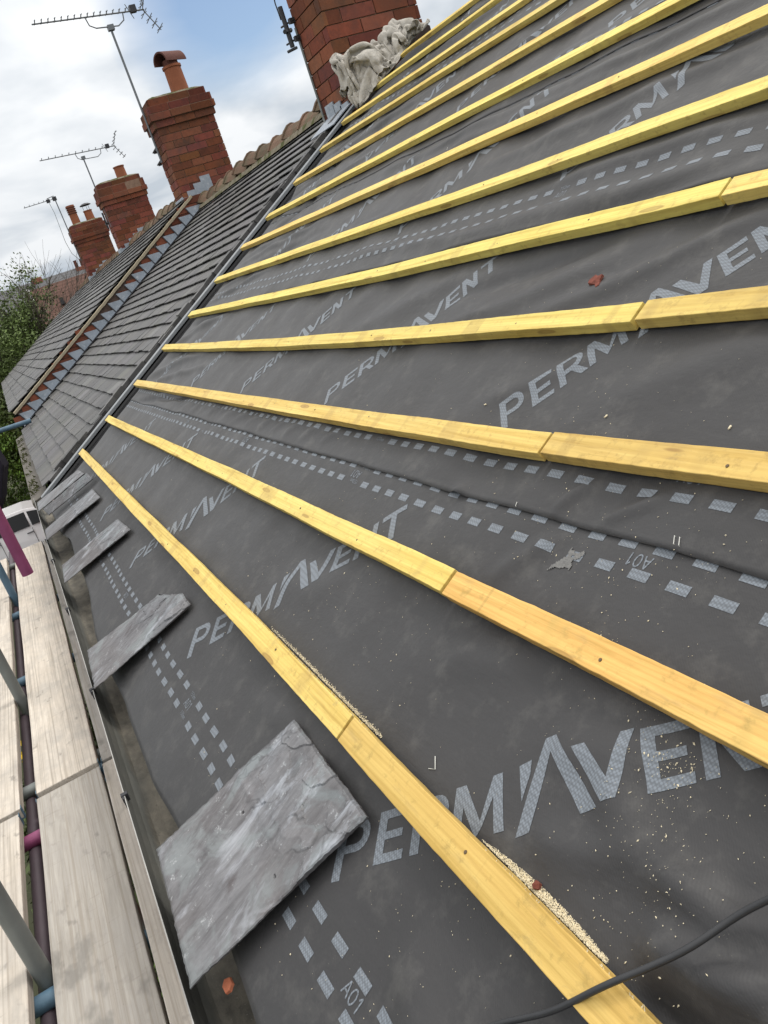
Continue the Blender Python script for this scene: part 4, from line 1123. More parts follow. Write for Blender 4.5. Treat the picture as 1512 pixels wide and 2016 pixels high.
aerial(-13.15, 2.905, 2.62, 4.47, 1.881, 3.457, 4.71, 4.601, 'tall television aerial on the hooded chimney, nearest and largest of three', 15)
aerial(-19.72, 2.975, 2.6, 4.075, 2.099, 3.71, 4.238, 4.142, 'middle television aerial, on the squat mossy chimney', 10, .9)
a3 = aerial(-26.22, 2.905, 2.6, 4.34, 2.016, 2.864, 4.35, 4.366, 'farthest television aerial with a slack cable, on the two-pot chimney', 6, .9, full=False)
m = MB(); m.box((-26.26, 2.66, 4.31), (-26.18, 2.76, 4.40)); m.box((-26.26, 2.84, 4.32), (-26.16, 2.95, 4.42)); m.tube([(-26.22, 2.70, 4.42), (-26.22, 2.9, 4.45), (-26.22, 2.93, 4.34)], .01, 6); m.build('clamp', DARKMETAL, a3)
m = MB(); m.tube([(-26.2, 2.715, 4.294), (-26.2, 2.74, 4.0), (-26.2, 2.72, 3.6), (-26.2, 2.70, 3.2), (-26.2, 2.74, 2.85), (-26.2, 2.86, 2.66)], .007, 6); m.build('cable', GALV, a3)

# ------------------------------------------------------------------ crumpled dust sheet beside the chimney
def cloth_mat():
    m = Mat('dirty_cotton_sheet', .95, .1)
    c = m.mix(m.noise(7, 5, .65), (.36, .335, .295), (.58, .555, .51))
    c = m.mix(m.ramp(m.noise(5, 5, .7), [(.50, 0), (.70, .65)]), c, (.27, .23, .18))
    m.color(c); m.bump(m.noise(45, 4, .6), .3, .004); m.bump(m.noise(14, 6, .7, dist=1.5), .8, .02); return m.m
CLOTH = cloth_mat()
def relax_cloth():
    # a sheet let fall in folds over a heap on the slope: springs, gravity and simple contact, all in plain arrays
    nx, ny, Lx, Ly = 130, 120, 2.3, 2.4
    Sx, Sy = Lx/(nx-1), Ly/(ny-1); T = math.tan(PITCH)
    s, t = np.meshgrid(np.linspace(0, 1, nx), np.linspace(0, 1, ny), indexing='ij')
    wob = np.array([[noise.noise(Vector((a*3.1, b*3.3, 1))) for b in t[0]] for a in s[:, 0]])
    wob2 = np.array([[noise.noise(Vector((a*7, b*7, 5))) for b in t[0]] for a in s[:, 0]])
    y = 2.74+.80*s+.03*np.sin(t*9)+.03*wob2
    x = -.17+.46*t+.03*np.sin(s*9+t*5)+.04*wob2
    h = .26+.05*np.sin(s*12)-.10*t+.045*np.sin(t*62+4*np.sin(s*3)+5*wob)+.02*np.sin(t*110+s*20+6*wob2)+.045*np.sin(s*25+t*5+2*wob)+.10*wob
    P = np.stack([x, y, y*T+h], -1); V = np.zeros_like(P)
    bodies = [((.0, 2.95, 2.95*T+.08), (.16, .20, .21)), ((-.03, 3.44, 3.44*T+.05), (.10, .09, .125)), ((.02, 3.2, 3.2*T+.02), (.16, .20, .14)), ((.10, 3.02, 3.0*T+.0), (.14, .2, .12))]
    slope_up = np.array([0, -math.sin(PITCH), math.cos(PITCH)])
    def pair(A, B, L0, k):
        d = B-A; l = np.linalg.norm(d, axis=-1, keepdims=True)+1e-9
        return d*(k*.5*(1-L0/l))
    def fam(di, dj, L0, k):
        si, sj = max(abs(di), 1), max(abs(dj), 1)
        for ph in range(2):
            if di and dj >= 0 and not (dj < 0):
                idx = np.arange(nx-di); idx = idx[(idx//si) % 2 == ph]
                ja, jb = (0, ny-dj)
                A = P[idx, ja:jb]; B = P[idx+di, ja+dj:jb+dj]; c = pair(A, B, L0, k)
                P[idx, ja:jb] += c; P[idx+di, ja+dj:jb+dj] -= c
            elif di == 0:
                idx = np.arange(ny-dj); idx = idx[(idx//sj) % 2 == ph]
                A = P[:, idx]; B = P[:, idx+dj]; c = pair(A, B, L0, k); P[:, idx] += c; P[:, idx+dj] -= c
    def diag(k):
        L0 = math.hypot(Sx, Sy)
        c = pair(P[:-1, :-1], P[1:, 1:], L0, k*.5); P[:-1, :-1] += c; P[1:, 1:] -= c
        c = pair(P[:-1, 1:], P[1:, :-1], L0, k*.5); P[:-1, 1:] += c; P[1:, :-1] -= c
    def contact(fr):
        for c, r in bodies:
            c = np.array(c); r = np.array(r); q = (P-c)/r; l = np.linalg.norm(q, axis=-1, keepdims=True); m_ = l < 1
            P[:] = np.where(m_, c+q/np.maximum(l, 1e-6)*r, P); V[:] = np.where(m_, V*.1, V)
        d = P@slope_up; dd = np.where(d < .008, .008-d, 0)[..., None]; P[:] = P+dd*slope_up; V[:] = np.where(dd > 0, V*.05, V)
        m_ = P[..., 0] < -.20; P[..., 0] = np.where(m_, -.20, P[..., 0])
        lo_ = 2.70+.02*wob; m_ = P[..., 1] < lo_; P[..., 1] = np.where(m_, lo_, P[..., 1])
    for it in range(22):
        P0 = P.copy(); V[..., 2] -= .0011; P += V
        for k in range(7):
            fam(1, 0, Sx, .9); fam(0, 1, Sy, .9); diag(.5)
            fam(2, 0, 2*Sx, .10); fam(0, 2, 2*Sy, .10); fam(4, 0  , 4*Sx, .0); fam(0, 4, 4*Sy, .0)
        contact(0); V = (P-P0)*.90
        V = np.clip(V, -.02, .02)
    return P, nx, ny

def dust_sheet():
    P, nx, ny = relax_cloth()
    P = P.reshape(-1, 3); T = math.tan(PITCH); hgt = (P[:, 2]-P[:, 1]*T)*1.12; yy = 2.775+(P[:, 1]-2.69)*.83
    P = np.stack([-6.40+P[:, 0]*.8, yy, yy*T+hgt], -1)
    m = MB()
    m.add([tuple(p) for p in P], [(i*ny+j, (i+1)*ny+j, (i+1)*ny+j+1, i*ny+j+1) for i in range(nx-1) for j in range(ny-1)])
    o = m.build('dust_sheet', CLOTH, smooth=True)
    cs_ = o.modifiers.new('even', 'SMOOTH'); cs_.factor = .5; cs_.iterations = 2
    sb = o.modifiers.new('smooth', 'SUBSURF'); sb.levels = 1; sb.render_levels = 1
    sl = o.modifiers.new('thickness', 'SOLIDIFY'); sl.thickness = .004
    tag(o, 'crumpled dirty white dust sheet heaped against the nearest chimney', 'dust sheet')
    # old ridge piece lying beside it
    m = MB(); 
    a = [(-6.36, 3.47, 1.955), (-6.36, 3.60, 2.10), (-6.36, 3.66, 2.07), (-6.36, 3.66, 1.985), (-6.36, 3.55, 1.89)]
    m.add([*a, *[(x-.28, y, z) for x, y, z in a]], [tuple(range(5)), (9, 8, 7, 6, 5)]+[(k, 5+k, 5+(k+1) % 5, (k+1) % 5) for k in range(5)])
    o = m.build('old_timber_block', plain('dark_old_wood', (.055, .04, .035), .9, .2, .5, 14, bump=.7), bevel=.008)
    tag(o, 'dark weathered timber offcut between dust sheet and top batten', 'timber offcut')
dust_sheet()

# ------------------------------------------------------------------ small things on the roof
def cable():
    pts = [(.30, .35, .30), (-.1, .25, .22), (-.36, .12, .10), (-.48, .012, .038), (-.525, -.072, .032), (-.575, -.150, .034), (-.625, -.213, .016), (-.685, -.276, .006), (-.735, -.345, .004), (-.74, -.43, .004), (-.70, -.56, .004)]
    P = [Vector(rf(*p)) for p in pts]; res = []
    for i in range(len(P)-1):
        p0, p1, p2, p3 = P[max(i-1, 0)], P[i], P[i+1], P[min(i+2, len(P)-1)]
        for k in range(8):
            f_ = k/8; res.append(.5*((2*p1)+(p2-p0)*f_+(2*p0-5*p1+4*p2-p3)*f_*f_+(3*p1-p0-3*p2+p3)*f_**3))
    res.append(P[-1]); m = MB(); m.tube(res, .0037, 14)
    o = m.build('power_cable', BLACK, smooth=True); tag(o, 'black cable trailing across the lowest batten in the foreground', 'cable')
cable()
def chip(x, u, poly, th, mat, label, j=0, lift=.0, nm=('tile_fragment', 'tile fragment', 'broken red tile pieces')):
    m = MB(); hh = float(surf(j, x, u))+.001+lift; n = len(poly)
    top = [rf(x+a*.94, u+b*.94, hh+th*(1+.25*math.sin(k*2.3))) for k, (a, b) in enumerate(poly)]; bot = [rf(x+a, u+b, hh) for a, b in poly]
    c = rf(x, u, hh+th*1.2)
    m.add(bot+top+[c], [tuple(reversed(range(n)))]+[(k, (k+1) % n, n+(k+1) % n, n+k) for k in range(n)]+[(n+k, n+(k+1) % n, 2*n) for k in range(n)])
    o = m.build(nm[0], mat); tag(o, label, nm[1], nm[2])
REDT = plain('broken_red_tile', (.17, .058, .043), .9, .15, .8, 90, bump=.6)
REDL = plain('orange_tile_chip', (.36, .12, .065), .85, .2, .5, 50, bump=.6)
chip(-1.53, .934, [(-.028, .004), (-.022, -.008), (.004, -.012), (.018, -.024), (.026, -.018), (.012, .0), (.010, .016), (-.006, .014), (-.018, .020)], .006, REDT, 'dark red wedge of broken tile on the membrane below the fifth batten', 1)
chip(-1.185, -.600, [(-.016, -.002), (-.006, -.010), (.010, -.010), (.016, .0), (.010, .010), (-.008, .009)], .005, REDL, 'orange tile chip in the gutter just below the big slate', 0, lift=.0)
chip(-.755, -.131, [(-.006, -.003), (.0, -.006), (.006, -.002), (.004, .005), (-.004, .005)], .005, REDT, 'tiny red crumb in the sawdust by the lowest batten', 0)
for (x, u, a, lb) in ((-1.62, .575, .3, 'pale wood chip left of the word on the second sheet'), (-1.20, .572, 1.1, 'pale wood chip in the middle between third and fourth battens'), (-.92, .575, 1.4, 'largest pale wood chip, right of centre between third and fourth battens')):
    chip(x, u, [(.0042*math.cos(t)*math.cos(a)-.0016*math.sin(t)*math.sin(a), .0042*math.cos(t)*math.sin(a)+.0016*math.sin(t)*math.cos(a)) for k, t in enumerate((0, .9, 2.0, 3.1, 4.2, 5.3))], .002, DUST, lb, 1, nm=('wood_chip', 'wood chip', 'single wood chips'))
# sealant smear
m = MB(); n_ = 34; V0 = {}
for a in range(n_+1):
    for b in range(n_+1):
        X_ = (a/n_-.5)*.11; Y_ = (b/n_-.5)*.085
        # two crossing wipes with ragged ends
        q1 = ((X_*.8+Y_*.6)/.042)**2+((Y_*.8-X_*.6)/.012)**2; q2 = (((X_-.005)*.6-(Y_-.004)*.8)/.030)**2+(((X_-.005)*.8+(Y_-.004)*.6)/.010)**2
        g_ = noise.noise(Vector((X_*95, Y_*95, 4)))*.9+noise.noise(Vector((X_*240, Y_*240, 6)))*.5
        V0[a, b] = (X_, Y_, min(q1, q2)+g_)
for a in range(n_):
    for b in range(n_):
        if sum(V0[k][2] < .85 for k in ((a, b), (a+1, b), (a+1, b+1), (a, b+1))) == 4:
            P_ = []
            for k in ((a, b), (a+1, b), (a+1, b+1), (a, b+1)):
                X_, Y_, f_ = V0[k]; x, u = -1.075+X_, .288+Y_
                P_.append(rf(x, u, float(surf(0, x, u))+.0012+.0012*max(0, .85-f_)*(.6+.8*abs(noise.noise(Vector((X_*300, Y_*160, 1)))))))
            m.face(P_)
o = m.build('sealant_smear', TAR, smooth=False); tag(o, 'translucent smear of sealant over the dashed line between second and third battens', 'sealant smear')
def staple(x, u, j, a, ln, label, mat=WHITEP):
    m = MB(); h = float(surf(j, x, u))+.0022; d = (math.cos(a)*ln/2, math.sin(a)*ln/2)
    m.tube([rf(x-d[0], u-d[1], h-.003), rf(x-d[0]*.95, u-d[1]*.95, h), rf(x+d[0]*.95, u+d[1]*.95, h), rf(x+d[0], u+d[1], h-.003)], .0006, 6)
    o = m.build('staple', mat); tag(o, label, 'staple', 'staples fixing the membrane')
staple(-.878, .366, 1, 2.1, .016, 'left one of two white staples by the membrane lap edge'); staple(-.868, .366, 1, 2.1, .016, 'right one of two white staples by the membrane lap edge')
staple(-1.28, .357, 1, 2.0, .010, 'single white staple on the lap edge below the third batten'); staple(-3.32, 1.885, 2, 2.3, .03, 'pale splinter standing out above the eighth batten')
m = MB(); h = float(surf(0, -1.06, -.099))+.002
m.tube([rf(-1.070, -.097, h), rf(-1.052, -.112, h), rf(-1.066, -.118, h)], .0007, 6)
o = m.build('bent_nail', WHITEP); tag(o, 'small bent pale nail on the membrane between the two lowest battens', 'nail')
# sawdust, chips: nobody could count them
def grains():
    m = MB()
    def g(x, u, s, j, lift=0.0):
        h = float(HC(x, u, j))+s*.4+lift
        c = Vector(rf(x, u, h)); a = rng.uniform(0, 6.28); e = rng.uniform(.4, 1)
        ex = Vector((math.cos(a), math.sin(a)*CP, math.sin(a)*SP))*s*rng.uniform(.8, 2.0); ey = Vector((-math.sin(a), math.cos(a)*CP, math.cos(a)*SP))*s*e; nz = Vector((0, -SP, CP))*s*.5
        m.add([c-ex-nz, c+ey-nz, c+ex-nz, c-ey-nz, c+nz], [(0, 1, 4), (1, 2, 4), (2, 3, 4), (3, 0, 4)])
    cache = {}
    def HC(x, u, j):
        k = (round(x, 2), round(u, 2), j)
        if k not in cache: cache[k] = surf(j, k[0], k[1])
        return cache[k]
    # heap against the upper side of the lowest batten
    for k in range(4200):
        x = -.62-rng.beta(1.3, 1.7)*.26; prof = math.sin(math.pi*min(1, max(0, (-.60-x)/.27)))**.7
        d = abs(rng.normal(0, .0055))*(.35+prof)*(1+.5*noise.noise(Vector((x*40, 0, 0)))); 
        if d > .0105*prof+.0015: continue
        g(x, bu_s(1, x)+.0515+d, rng.uniform(.0005, .0011), 0, max(0, (.0055*prof-.6*d))*rng.uniform(.2, 1))
    for k in range(1500):
        x = -1.22-rng.beta(1.1, 1.5)*.65; d = abs(rng.normal(0, .0032)); g(x, bu_s(1, x)+.0515+d, rng.uniform(.0007, .0013), 0, .002*rng.random())
    for k in range(260): x = -.53+rng.normal(0, .012); g(x, -.245+rng.normal(0, .010), rng.uniform(.0007, .0014), 0)
    # scatter
    cl = [(-.66, .02, .05, 150), (-.70, .08, .03, 90), (-.75, .15, .03, 70), (-.60, -.05, .04, 60), (-.9, .2, .08, 60), (-1.1, .33, .1, 80), (-.85, .35, .08, 60), (-1.5, .05, .15, 90), (-1.9, -.02, .2, 90),
          (-.62, -.03, .12, 160), (-1.2, .5, .15, 60), (-1.5, .85, .2, 60), (-.9, -.3, .12, 90), (-.55, -.15, .1, 90), (-1.3, -.4, .2, 60), (-.68, .09, .015, 60)]
    for cx_, cu_, sg, n_ in cl:
        for k in range(int(n_*.75)):
            x = cx_+rng.normal(0, sg); u = cu_+rng.normal(0, sg*.7)
            if u < -.55 or u > 1.05: continue
            if any(abs(u-(bu(i, x)+.025)) < .03 for i in (1, 2, 3, 4)): continue
            g(x, u, min(.0016, .0004+rng.exponential(.0003)), 0 if u < .34 else 1, .001)
    for k in range(500):
        x = -.4-rng.exponential(1.1); u = rng.uniform(-.5, 1.05)
        if x < -5 or any(abs(u-(bu(i, x)+.025)) < .03 for i in (1, 2, 3, 4)): continue
        g(x, u, min(.0016, .0004+rng.exponential(.0003)), 0 if u < .34 else 1, .001)
    o = m.build('sawdust', DUST); tag(o, 'pale sawdust heaped behind the lowest batten and sprinkled over the membrane', 'sawdust', kind='stuff')
grains()
# splintery fuzz on batten edges
def fuzz():
    m = MB()
    for (i, xa, xb, n_) in ((1, -2.0, -1.2, 120), (1, -.85, -.5, 60)):
        for k in range(n_):
            x = rng.uniform(xa, xb); u = bu_s(i, x)+.0505; h = .022
            p = Vector(rf(x, u, h)); d = Vector(rf(rng.uniform(-.6, .6), rng.uniform(.3, 1), rng.uniform(-.2, .7)))*rng.uniform(.002, .006)
            m.tube([p, p+d], [.0006, .0002], 4, caps=False)
    o = m.build('wood_splinters', DUST); tag(o, 'fine splinters fraying off the lowest batten edge', 'splinters', kind='stuff')
fuzz()

# ------------------------------------------------------------------ ground, street and far background
def ground_mat():
    m = Mat('garden_ground', .95, .1)
    c = m.mix(m.noise(.6, 6, .6), (.035, .045, .018), (.10, .10, .07)); m.color(c); return m.m
m = MB(); m.face([(-600, -500, GROUND), (600, -500, GROUND), (600, 700, GROUND), (-600, 700, GROUND)])
o = m.build('ground', ground_mat()); tag(o, kind='structure')
m = MB(); m.face([(-28.5, -40, GROUND+.006), (-21.5, -40, GROUND+.006), (-21.5, -.7, GROUND+.006), (-28.5, -.7, GROUND+.006)])
o = m.build('road', plain('asphalt', (.05, .05, .052), .9, .2, .2, 12)); tag(o, kind='structure')

# leaves
def leaf_mat(name, a, b):
    m = Mat(name, .6, .3); t = m.attr('tint', out='Color')
    m.color(m.mix(1.0, m.mix(m.noise(1.2, 3), a, b), t, 'MULTIPLY'))
    m.b.inputs['Transmission Weight'].default_value = 0
    return m.m
LEAF1 = leaf_mat('olive_leaves', (.055, .088, .022), (.12, .165, .05))
LEAF2 = leaf_mat('dark_leaves', (.035, .052, .018), (.085, .105, .040))
LEAF3 = leaf_mat('bright_leaves', (.075, .14, .02), (.14, .22, .045))
BARK = plain('tree_bark', (.10, .085, .07), .95, .1, .3, 6)
def branch_tree(base, h, lean, nb, seed, spread=.5, r0=.14, depth=4, up=.35):
    r = np.random.default_rng(seed); segs = []; tips = []
    def grow(p, d, ln, rad, dep):
        pts = [p]; q = p.copy(); dd = d.copy(); n = 4
        for k in range(n):
            dd = (dd+Vector(r.normal(0, .13, 3))+Vector((0, 0, up*.12))).normalized(); q = q+dd*ln/n; pts.append(q.copy())
        segs.append((pts, [rad*(1-.45*k/n) for k in range(n+1)]))
        if dep == 0: tips.append(q); return
        for k in range(nb):
            t = r.uniform(.45, 1.0); i = min(n-1, int(t*n)); s = pts[i].lerp(pts[i+1], t*n-i)
            nd = (dd+Vector(r.normal(0, spread, 3))).normalized(); grow(s, nd, ln*r.uniform(.55, .8), rad*.5, dep-1)
            if dep <= 2: tips.append(s)
    grow(Vector(base), Vector(lean).normalized(), h, r0, depth)
    return segs, tips
def tree(name, base, h, seed, leafmat, label, group, nleaf=40, cl=.5, ls=.09, lean=(0, 0, 1), nb=3, depth=4, spread=.5, r0=.14, leaves=True, shape=None):
    e = empty(name, base); tag(e, label, 'tree', group)
    segs, tips = branch_tree(base, h, lean, nb, seed, spread, r0, depth)
    m = MB()
    for pts, rs in segs: m.tube(pts, rs, 6 if rs[0] > .03 else 4, caps=False)
    m.build('trunk', BARK, e, smooth=True)
    if leaves:
        r = np.random.default_rng(seed+1); m = MB()
        for t in tips:
            br = r.uniform(.6, 1.35)
            for k in range(nleaf):
                c = t+Vector(r.normal(0, cl, 3)); s = ls*r.uniform(.6, 1.3)
                a = Vector(r.normal(0, 1, 3)).normalized(); b = a.orthogonal().normalized(); b = (b*math.cos(k)+a.cross(b)*math.sin(k))
                tt = br*r.uniform(.75, 1.25)
                m.face([c-a*s, c+b*s*.5, c+a*s, c-b*s*.5], 0, (tt, tt, tt*.9))
        m.build('crown', leafmat, e)
    return e
GT = 'trees beyond the end of the terrace'
tree('leafy_tree', (-36, -.1, GROUND), 3.1, 3, LEAF1, 'full olive green tree filling the left edge beside the far roofs', GT, 190, .46, .07, nb=4, depth=3, spread=.5, lean=(0, .03, 1), r0=.2)
tree('leafy_tree', (-34.5, .45, GROUND), 3.45, 14, LEAF1, 'loose green tree whose crown rises in front of the brown tiled roof', GT, 120, .24, .06, nb=4, depth=3, spread=.26, lean=(0, 0, 1), r0=.16)
tree('leafy_tree', (-38, .4, GROUND), 3.0, 24, LEAF2, 'darker tree behind, low against the far roofs', GT, 190, .55, .08, nb=4, depth=3, spread=.5, lean=(0, -.02, 1), r0=.2)
tree('bare_tree', (-35, -.9, GROUND), 4.6, 35, None, 'tree with bare upturned twigs against the sky at the left edge', GT, nb=4, depth=4, spread=.34, lean=(0, .20, 1), r0=.12, leaves=False)
def shrub(c, ax, seed, mat, label, n=5000, ls=.07, cat='shrub', grp='shrubs below the eaves'):
    m = MB(); r = np.random.default_rng(seed)
    for k in range(n):
        d = Vector(r.normal(0, 1, 3)).normalized(); rr = r.uniform(.55, 1.0)**.5*(1+.28*noise.noise(d*2.3+Vector((seed, 0, 0))))
        p = Vector((c[0]+d.x*ax[0]*rr, c[1]+d.y*ax[1]*rr, c[2]+d.z*ax[2]*rr))
        if p.z < GROUND: continue
        a = Vector(r.normal(0, 1, 3)).normalized(); b = a.orthogonal().normalized(); s = ls*r.uniform(.6, 1.3); t = (1+1.1*noise.noise(p*1.6))*r.uniform(.7, 1.2); t = max(.3, t)
        m.face([p-a*s, p+b*s*.55, p+a*s, p-b*s*.55], 0, (t, t, t*.9))
    o = m.build('shrub', mat); tag(o, label, cat, grp)
shrub((-31.5, -1.9, -3.2), (2.2, 1.9, 1.9), 3, LEAF3, 'mid green hedge just beyond the white car', 12000, .06)
shrub((-34.5, -.2, -2.2), (2.6, 1.7, 2.3), 8, LEAF2, 'tall dark shrub behind the hedge by the car', 12000, .08)
shrub((-36.5, .9, -1.2), (2.6, 1.6, 2.3), 9, LEAF2, 'large rounded dark bush at the end of the terrace', 14000, .08)
shrub((-29.3, -3.6, -3.6), (1.6, 1.4, 1.5), 5, LEAF2, 'low dark shrub left of the white car', 6000, .06)
shrub((-46, 3.9, -2.0), (2.0, 1.5, 3.3), 10, LEAF3, 'bright green bush in front of the white gable', 6000, .12)
shrub((-8.5, -1.5, -4.2), (3.5, .8, .8), 12, LEAF2, 'low dark planting in the garden beneath the scaffold', 9000, .06)
shrub((-4.0, -1.2, -4.2), (2.2, .7, .6), 13, LEAF3, 'low green planting beneath the near scaffold boards', 5000, .05)
# yellow bloom glimpsed through the boards
m = MB()
for k in range(60):
    c = Vector((-9.4, -1.87, -3.3))+Vector(rng.normal(0, .09, 3)); a = Vector(rng.normal(0, 1, 3)).normalized()*.035; b = a.orthogonal().normalized()*.03; m.face([c-a, c+b, c+a, c-b])
o = m.build('flower_cluster', plain('yellow_petals', (.75, .5, .02), .7, .2, .2, 30)); tag(o, 'yellow flowers seen through the gap between the scaffold boards', 'flowers')

# white car parked across the end of the street
def car():
    e = empty('parked_car', (-25, -2.2, GROUND)); tag(e, 'white car parked on the street below, seen side-on past the gutter', 'car')
    CX, CY = -25.0, -2.2     # length along Y, near side faces +x
    sil = [(-2.15, .30), (-2.18, .62), (-2.05, .85), (-1.25, .98), (-.55, 1.40), (-.1, 1.47), (.75, 1.46), (1.45, 1.30), (1.95, .98), (2.1, .85), (2.12, .45), (2.05, .30)]
    m = MB()
    def ring(dx, kx):
        return [(CX+dx, CY+y*kx, GROUND+z if z < .9 else GROUND+.9+(z-.9)*1.0) for y, z in sil]
    layers = [(-.88, .97), (-.84, 1), (.84, 1), (.88, .97)]
    def tuck(z): return 1-max(0, z-.9)*.36
    vs = []
    for dx, kx in layers: vs += [(CX+dx*tuck(z), CY+y*kx, GROUND+z) for y, z in sil]
    n = len(sil); fs = []
    for a in range(3):
        for b in range(n): fs.append((a*n+b, a*n+(b+1) % n, (a+1)*n+(b+1) % n, (a+1)*n+b))
    fs.append(tuple(reversed(range(n)))); fs.append(tuple(3*n+b for b in range(n)))
    m.add(vs, fs); o = m.build('body', plain('white_car_paint', (.86, .87, .88), .25, .5, .04, 3, bump=0), e, bevel=.03)
    g = MB()
    for sg in (1,):
        def W(y, z): return (CX+sg*(.872*tuck(z)+.010), CY+y, GROUND+z)
        def pane(p):
            g.add([W(*q) for q in p]+[(W(*q)[0]-.02, W(*q)[1], W(*q)[2]) for q in p], [tuple(range(len(p))), tuple(reversed(range(len(p), 2*len(p))))]+[(k, (k+1) % len(p), len(p)+(k+1) % len(p), len(p)+k) for k in range(len(p))])
        pane([(-1.15, .96), (-.15, .98), (-.15, 1.38), (-.50, 1.34)]); pane([(-.09, .98), (.75, .98), (.75, 1.38), (-.09, 1.385)]); pane([(.81, .98), (1.45, .98), (1.25, 1.28), (.81, 1.37)])
    g.build('window', plain('dark_car_glass', (.006, .007, .008), .25, .3, .1, 3, bump=0), e)
    for y in (-1.35, 1.35):
        t = MB(); t.tube([(CX+.70, CY+y, GROUND+.32), (CX+.90, CY+y, GROUND+.32)], .32, 24); to = t.build('wheel', BLACK, e)
        t = MB(); t.tube([(CX+.895, CY+y, GROUND+.32), (CX+.915, CY+y, GROUND+.32)], .20, 18); t.build('rim', ALU, to)
    h = MB(); h.box((CX+.875, CY-.30, GROUND+.80), (CX+.90, CY-.12, GROUND+.83)); h.box((CX+.875, CY+.60, GROUND+.80), (CX+.90, CY+.78, GROUND+.83)); h.build('handle', ALU, e)
    sl_ = MB(); sl_.box((CX+.84, CY-1.95, GROUND+.22), (CX+.885, CY+1.95, GROUND+.34)); sl_.build('sill', BLACK, e)
    for ys_ in (-.12, .78, -1.18): dl = MB(); dl.box((CX+.874, CY+ys_-.006, GROUND+.36), (CX+.8825, CY+ys_+.006, GROUND+.93)); dl.build('door_seam', DARKMETAL, e)
    tl = MB(); tl.box((CX+.80, CY+2.0, GROUND+.70), (CX+.885, CY+2.10, GROUND+.86)); tl.build('tail_light', plain('red_lens', (.35, .02, .02), .2, .5, .1, 3, bump=0), e)
    h = MB(); h.box((CX+.86, CY-1.12, GROUND+.95), (CX+1.05, CY-.95, GROUND+1.08)); h.build('wing_mirror', plain('mirror_shell', (.6, .6, .6), .4, .4, .1, 3), e, bevel=.02)
car()

# far houses
def far_house(name, x, y0, y1, zr, dep, eave, wallm, roofm, label, hip=0.0, gable=None, x_ridge=None):
    e = empty(name, (x, (y0+y1)/2, GROUND)); tag(e, label, 'house', 'houses beyond the trees')
    xr = x-dep
    m = MB(); m.box((x-2*dep, y0+.1, GROUND), (x-.15, y1-.1, eave-.05)); m.build('wall', wallm, e)
    m = MB(); hp = hip
    A = [(x+.2, y0-.2, eave), (x+.2, y1+.2, eave), (xr, y1+.2-hp, zr), (xr, y0-.2+hp, zr), (x-2*dep-.2, y1+.2, eave), (x-2*dep-.2, y0-.2, eave)]
    B_ = [(a, b, c-.12) for a, b, c in A]
    m.add(A+B_, [(0, 1, 2, 3), (3, 2, 4, 5), (6, 9, 8, 7), (9, 11, 10, 8), (0, 6, 7, 1), (5, 4, 10, 11)]); 
    r = m.build('roof', roofm, e)
    if hp: 
        m = MB(); m.face([A[0], A[3], A[5]]); m.face([A[1], A[4], A[2]]); m.build('hip_slope', roofm, e)
    else:
        m = MB(); m.face([(x-.1, y0+.1, eave-.05), (xr, y0+.1, zr-.1), (x-2*dep+.1, y0+.1, eave-.05)]); m.face([(x-.1, y1-.1, eave-.05), (x-2*dep+.1, y1-.1, eave-.05), (xr, y1-.1, zr-.1)]); m.build('gable', wallm, e)
    return e
def tiles(name, a, b, row=.32):
    m = Mat(name, .9, .15); wv = N(m.t, 'ShaderNodeTexWave', wave_type='BANDS', bands_direction='Z'); wv.inputs['Scale'].default_value = 1.6; wv.inputs['Distortion'].default_value = .6
    L(m.t, m.coord(), wv.inputs['Vector']); c = m.mix(m.noise(1.3, 6, .65), a, b); m.color(m.mix(m.ramp(wv.outputs[1], [(.0, .35), (.25, 0)]), c, tuple(v*.6 for v in a))); m.bump(wv.outputs[1], .5, .03); return m.m
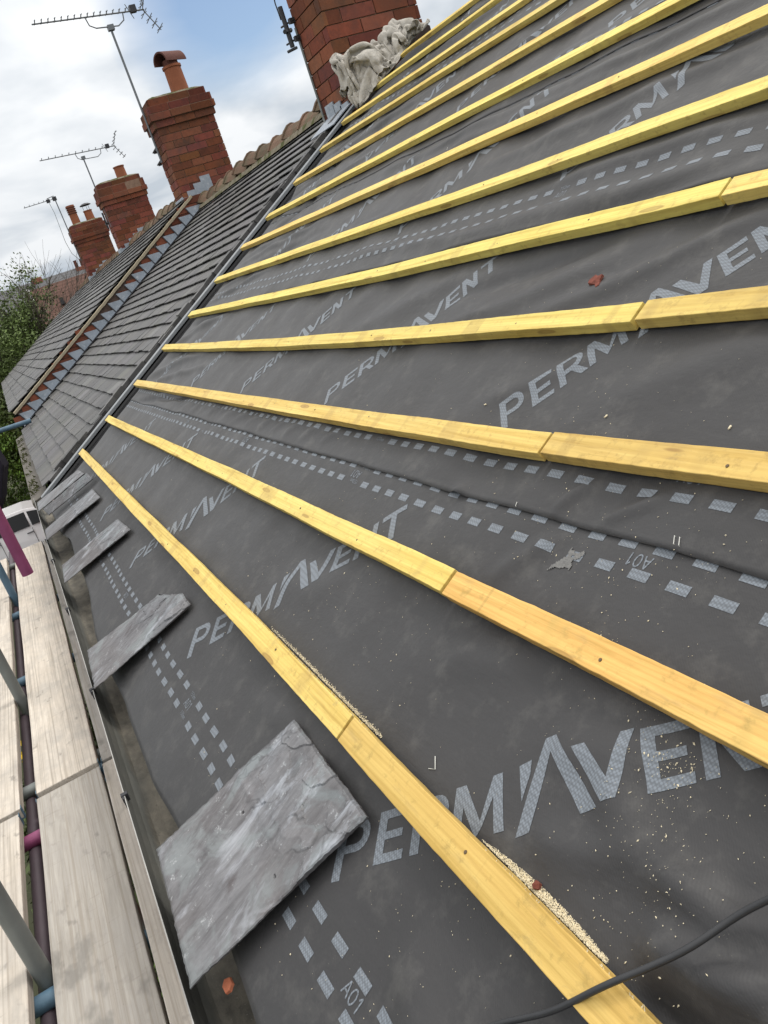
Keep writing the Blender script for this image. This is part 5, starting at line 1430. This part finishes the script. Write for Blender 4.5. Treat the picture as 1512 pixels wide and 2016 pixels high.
BROWN = tiles('brown_roof_tiles', (.085, .046, .037), (.135, .078, .062)); GREYT = tiles('grey_roof_slates', (.085, .085, .09), (.16, .16, .165))
RENDER = plain('pale_render', (.55, .52, .46), .9, .1, .15, 1.2); DIMBR = plain('distant_brick', (.25, .10, .07), .9, .1, .25, 3)
fh = far_house('brown_roof_house', -52.0, 3.05, 8.2, 3.95, 3.6, 1.45, RENDER, BROWN, 'house with a brown tiled roof and pale gable behind the green tree')
m = MB()
for p in (((-51.95, 3.0, 1.35), (-55.7, 3.0, 4.02)),): m.tube([p[0], p[1]], .09, 4)
m.build('barge_board', plain('white_board', (.75, .74, .72), .6, .2, .05, 3), fh)
m = MB(); m.box((-52.3, 3.62, 1.2), (-51.6, 4.9, 1.42)); m.build('fascia', plain('white_fascia', (.7, .68, .66), .6, .2, .05, 3), fh)
m = MB(); m.box((-53.5, 4.3, 2.55), (-53.2, 4.5, 2.95)); m.build('vent_pipe', DARKMETAL, fh)
fg = far_house('grey_roof_house', -72.0, -14.0, 17.0, 5.75, 4.5, 2.6, DIMBR, GREYT, 'long grey slate roof on the skyline behind the brown roof')
def small_stack(parent, x, y, z0, z1, w_, pots):
    m = MB(); m.box((x-w_/2, y-w_/2, z0), (x+w_/2, y+w_/2, z1)); c = m.build('chimney', DIMBR, parent, bevel=.03)
    for k in range(pots):
        m = MB(); m.lathe((x, y-.25+.5*k, z1), [(.16, 0), (.13, .55), (.16, .6), (.10, .6)], 12); m.build('chimney_pot', TERRADK, c)
small_stack(fg, -76.5, 9.0, 4.9, 5.75, .9, 2); small_stack(fg, -76.5, 5.3, 5.0, 5.95, .8, 0)
rb = far_house('red_brick_house', -60.0, 7.2, 12.5, 4.35, 3.0, 2.6, DIMBR, tiles('red_roof_tiles', (.16, .07, .05), (.24, .10, .075)), 'red brick house partly hidden behind the farthest chimney')
lr = far_house('low_roof_outbuilding', -40.0, 1.55, 3.4, .30, 1.2, -.25, DIMBR, tiles('orange_roof_tiles', (.24, .09, .06), (.34, .13, .08)), 'small orange-roofed outbuilding low among the trees')
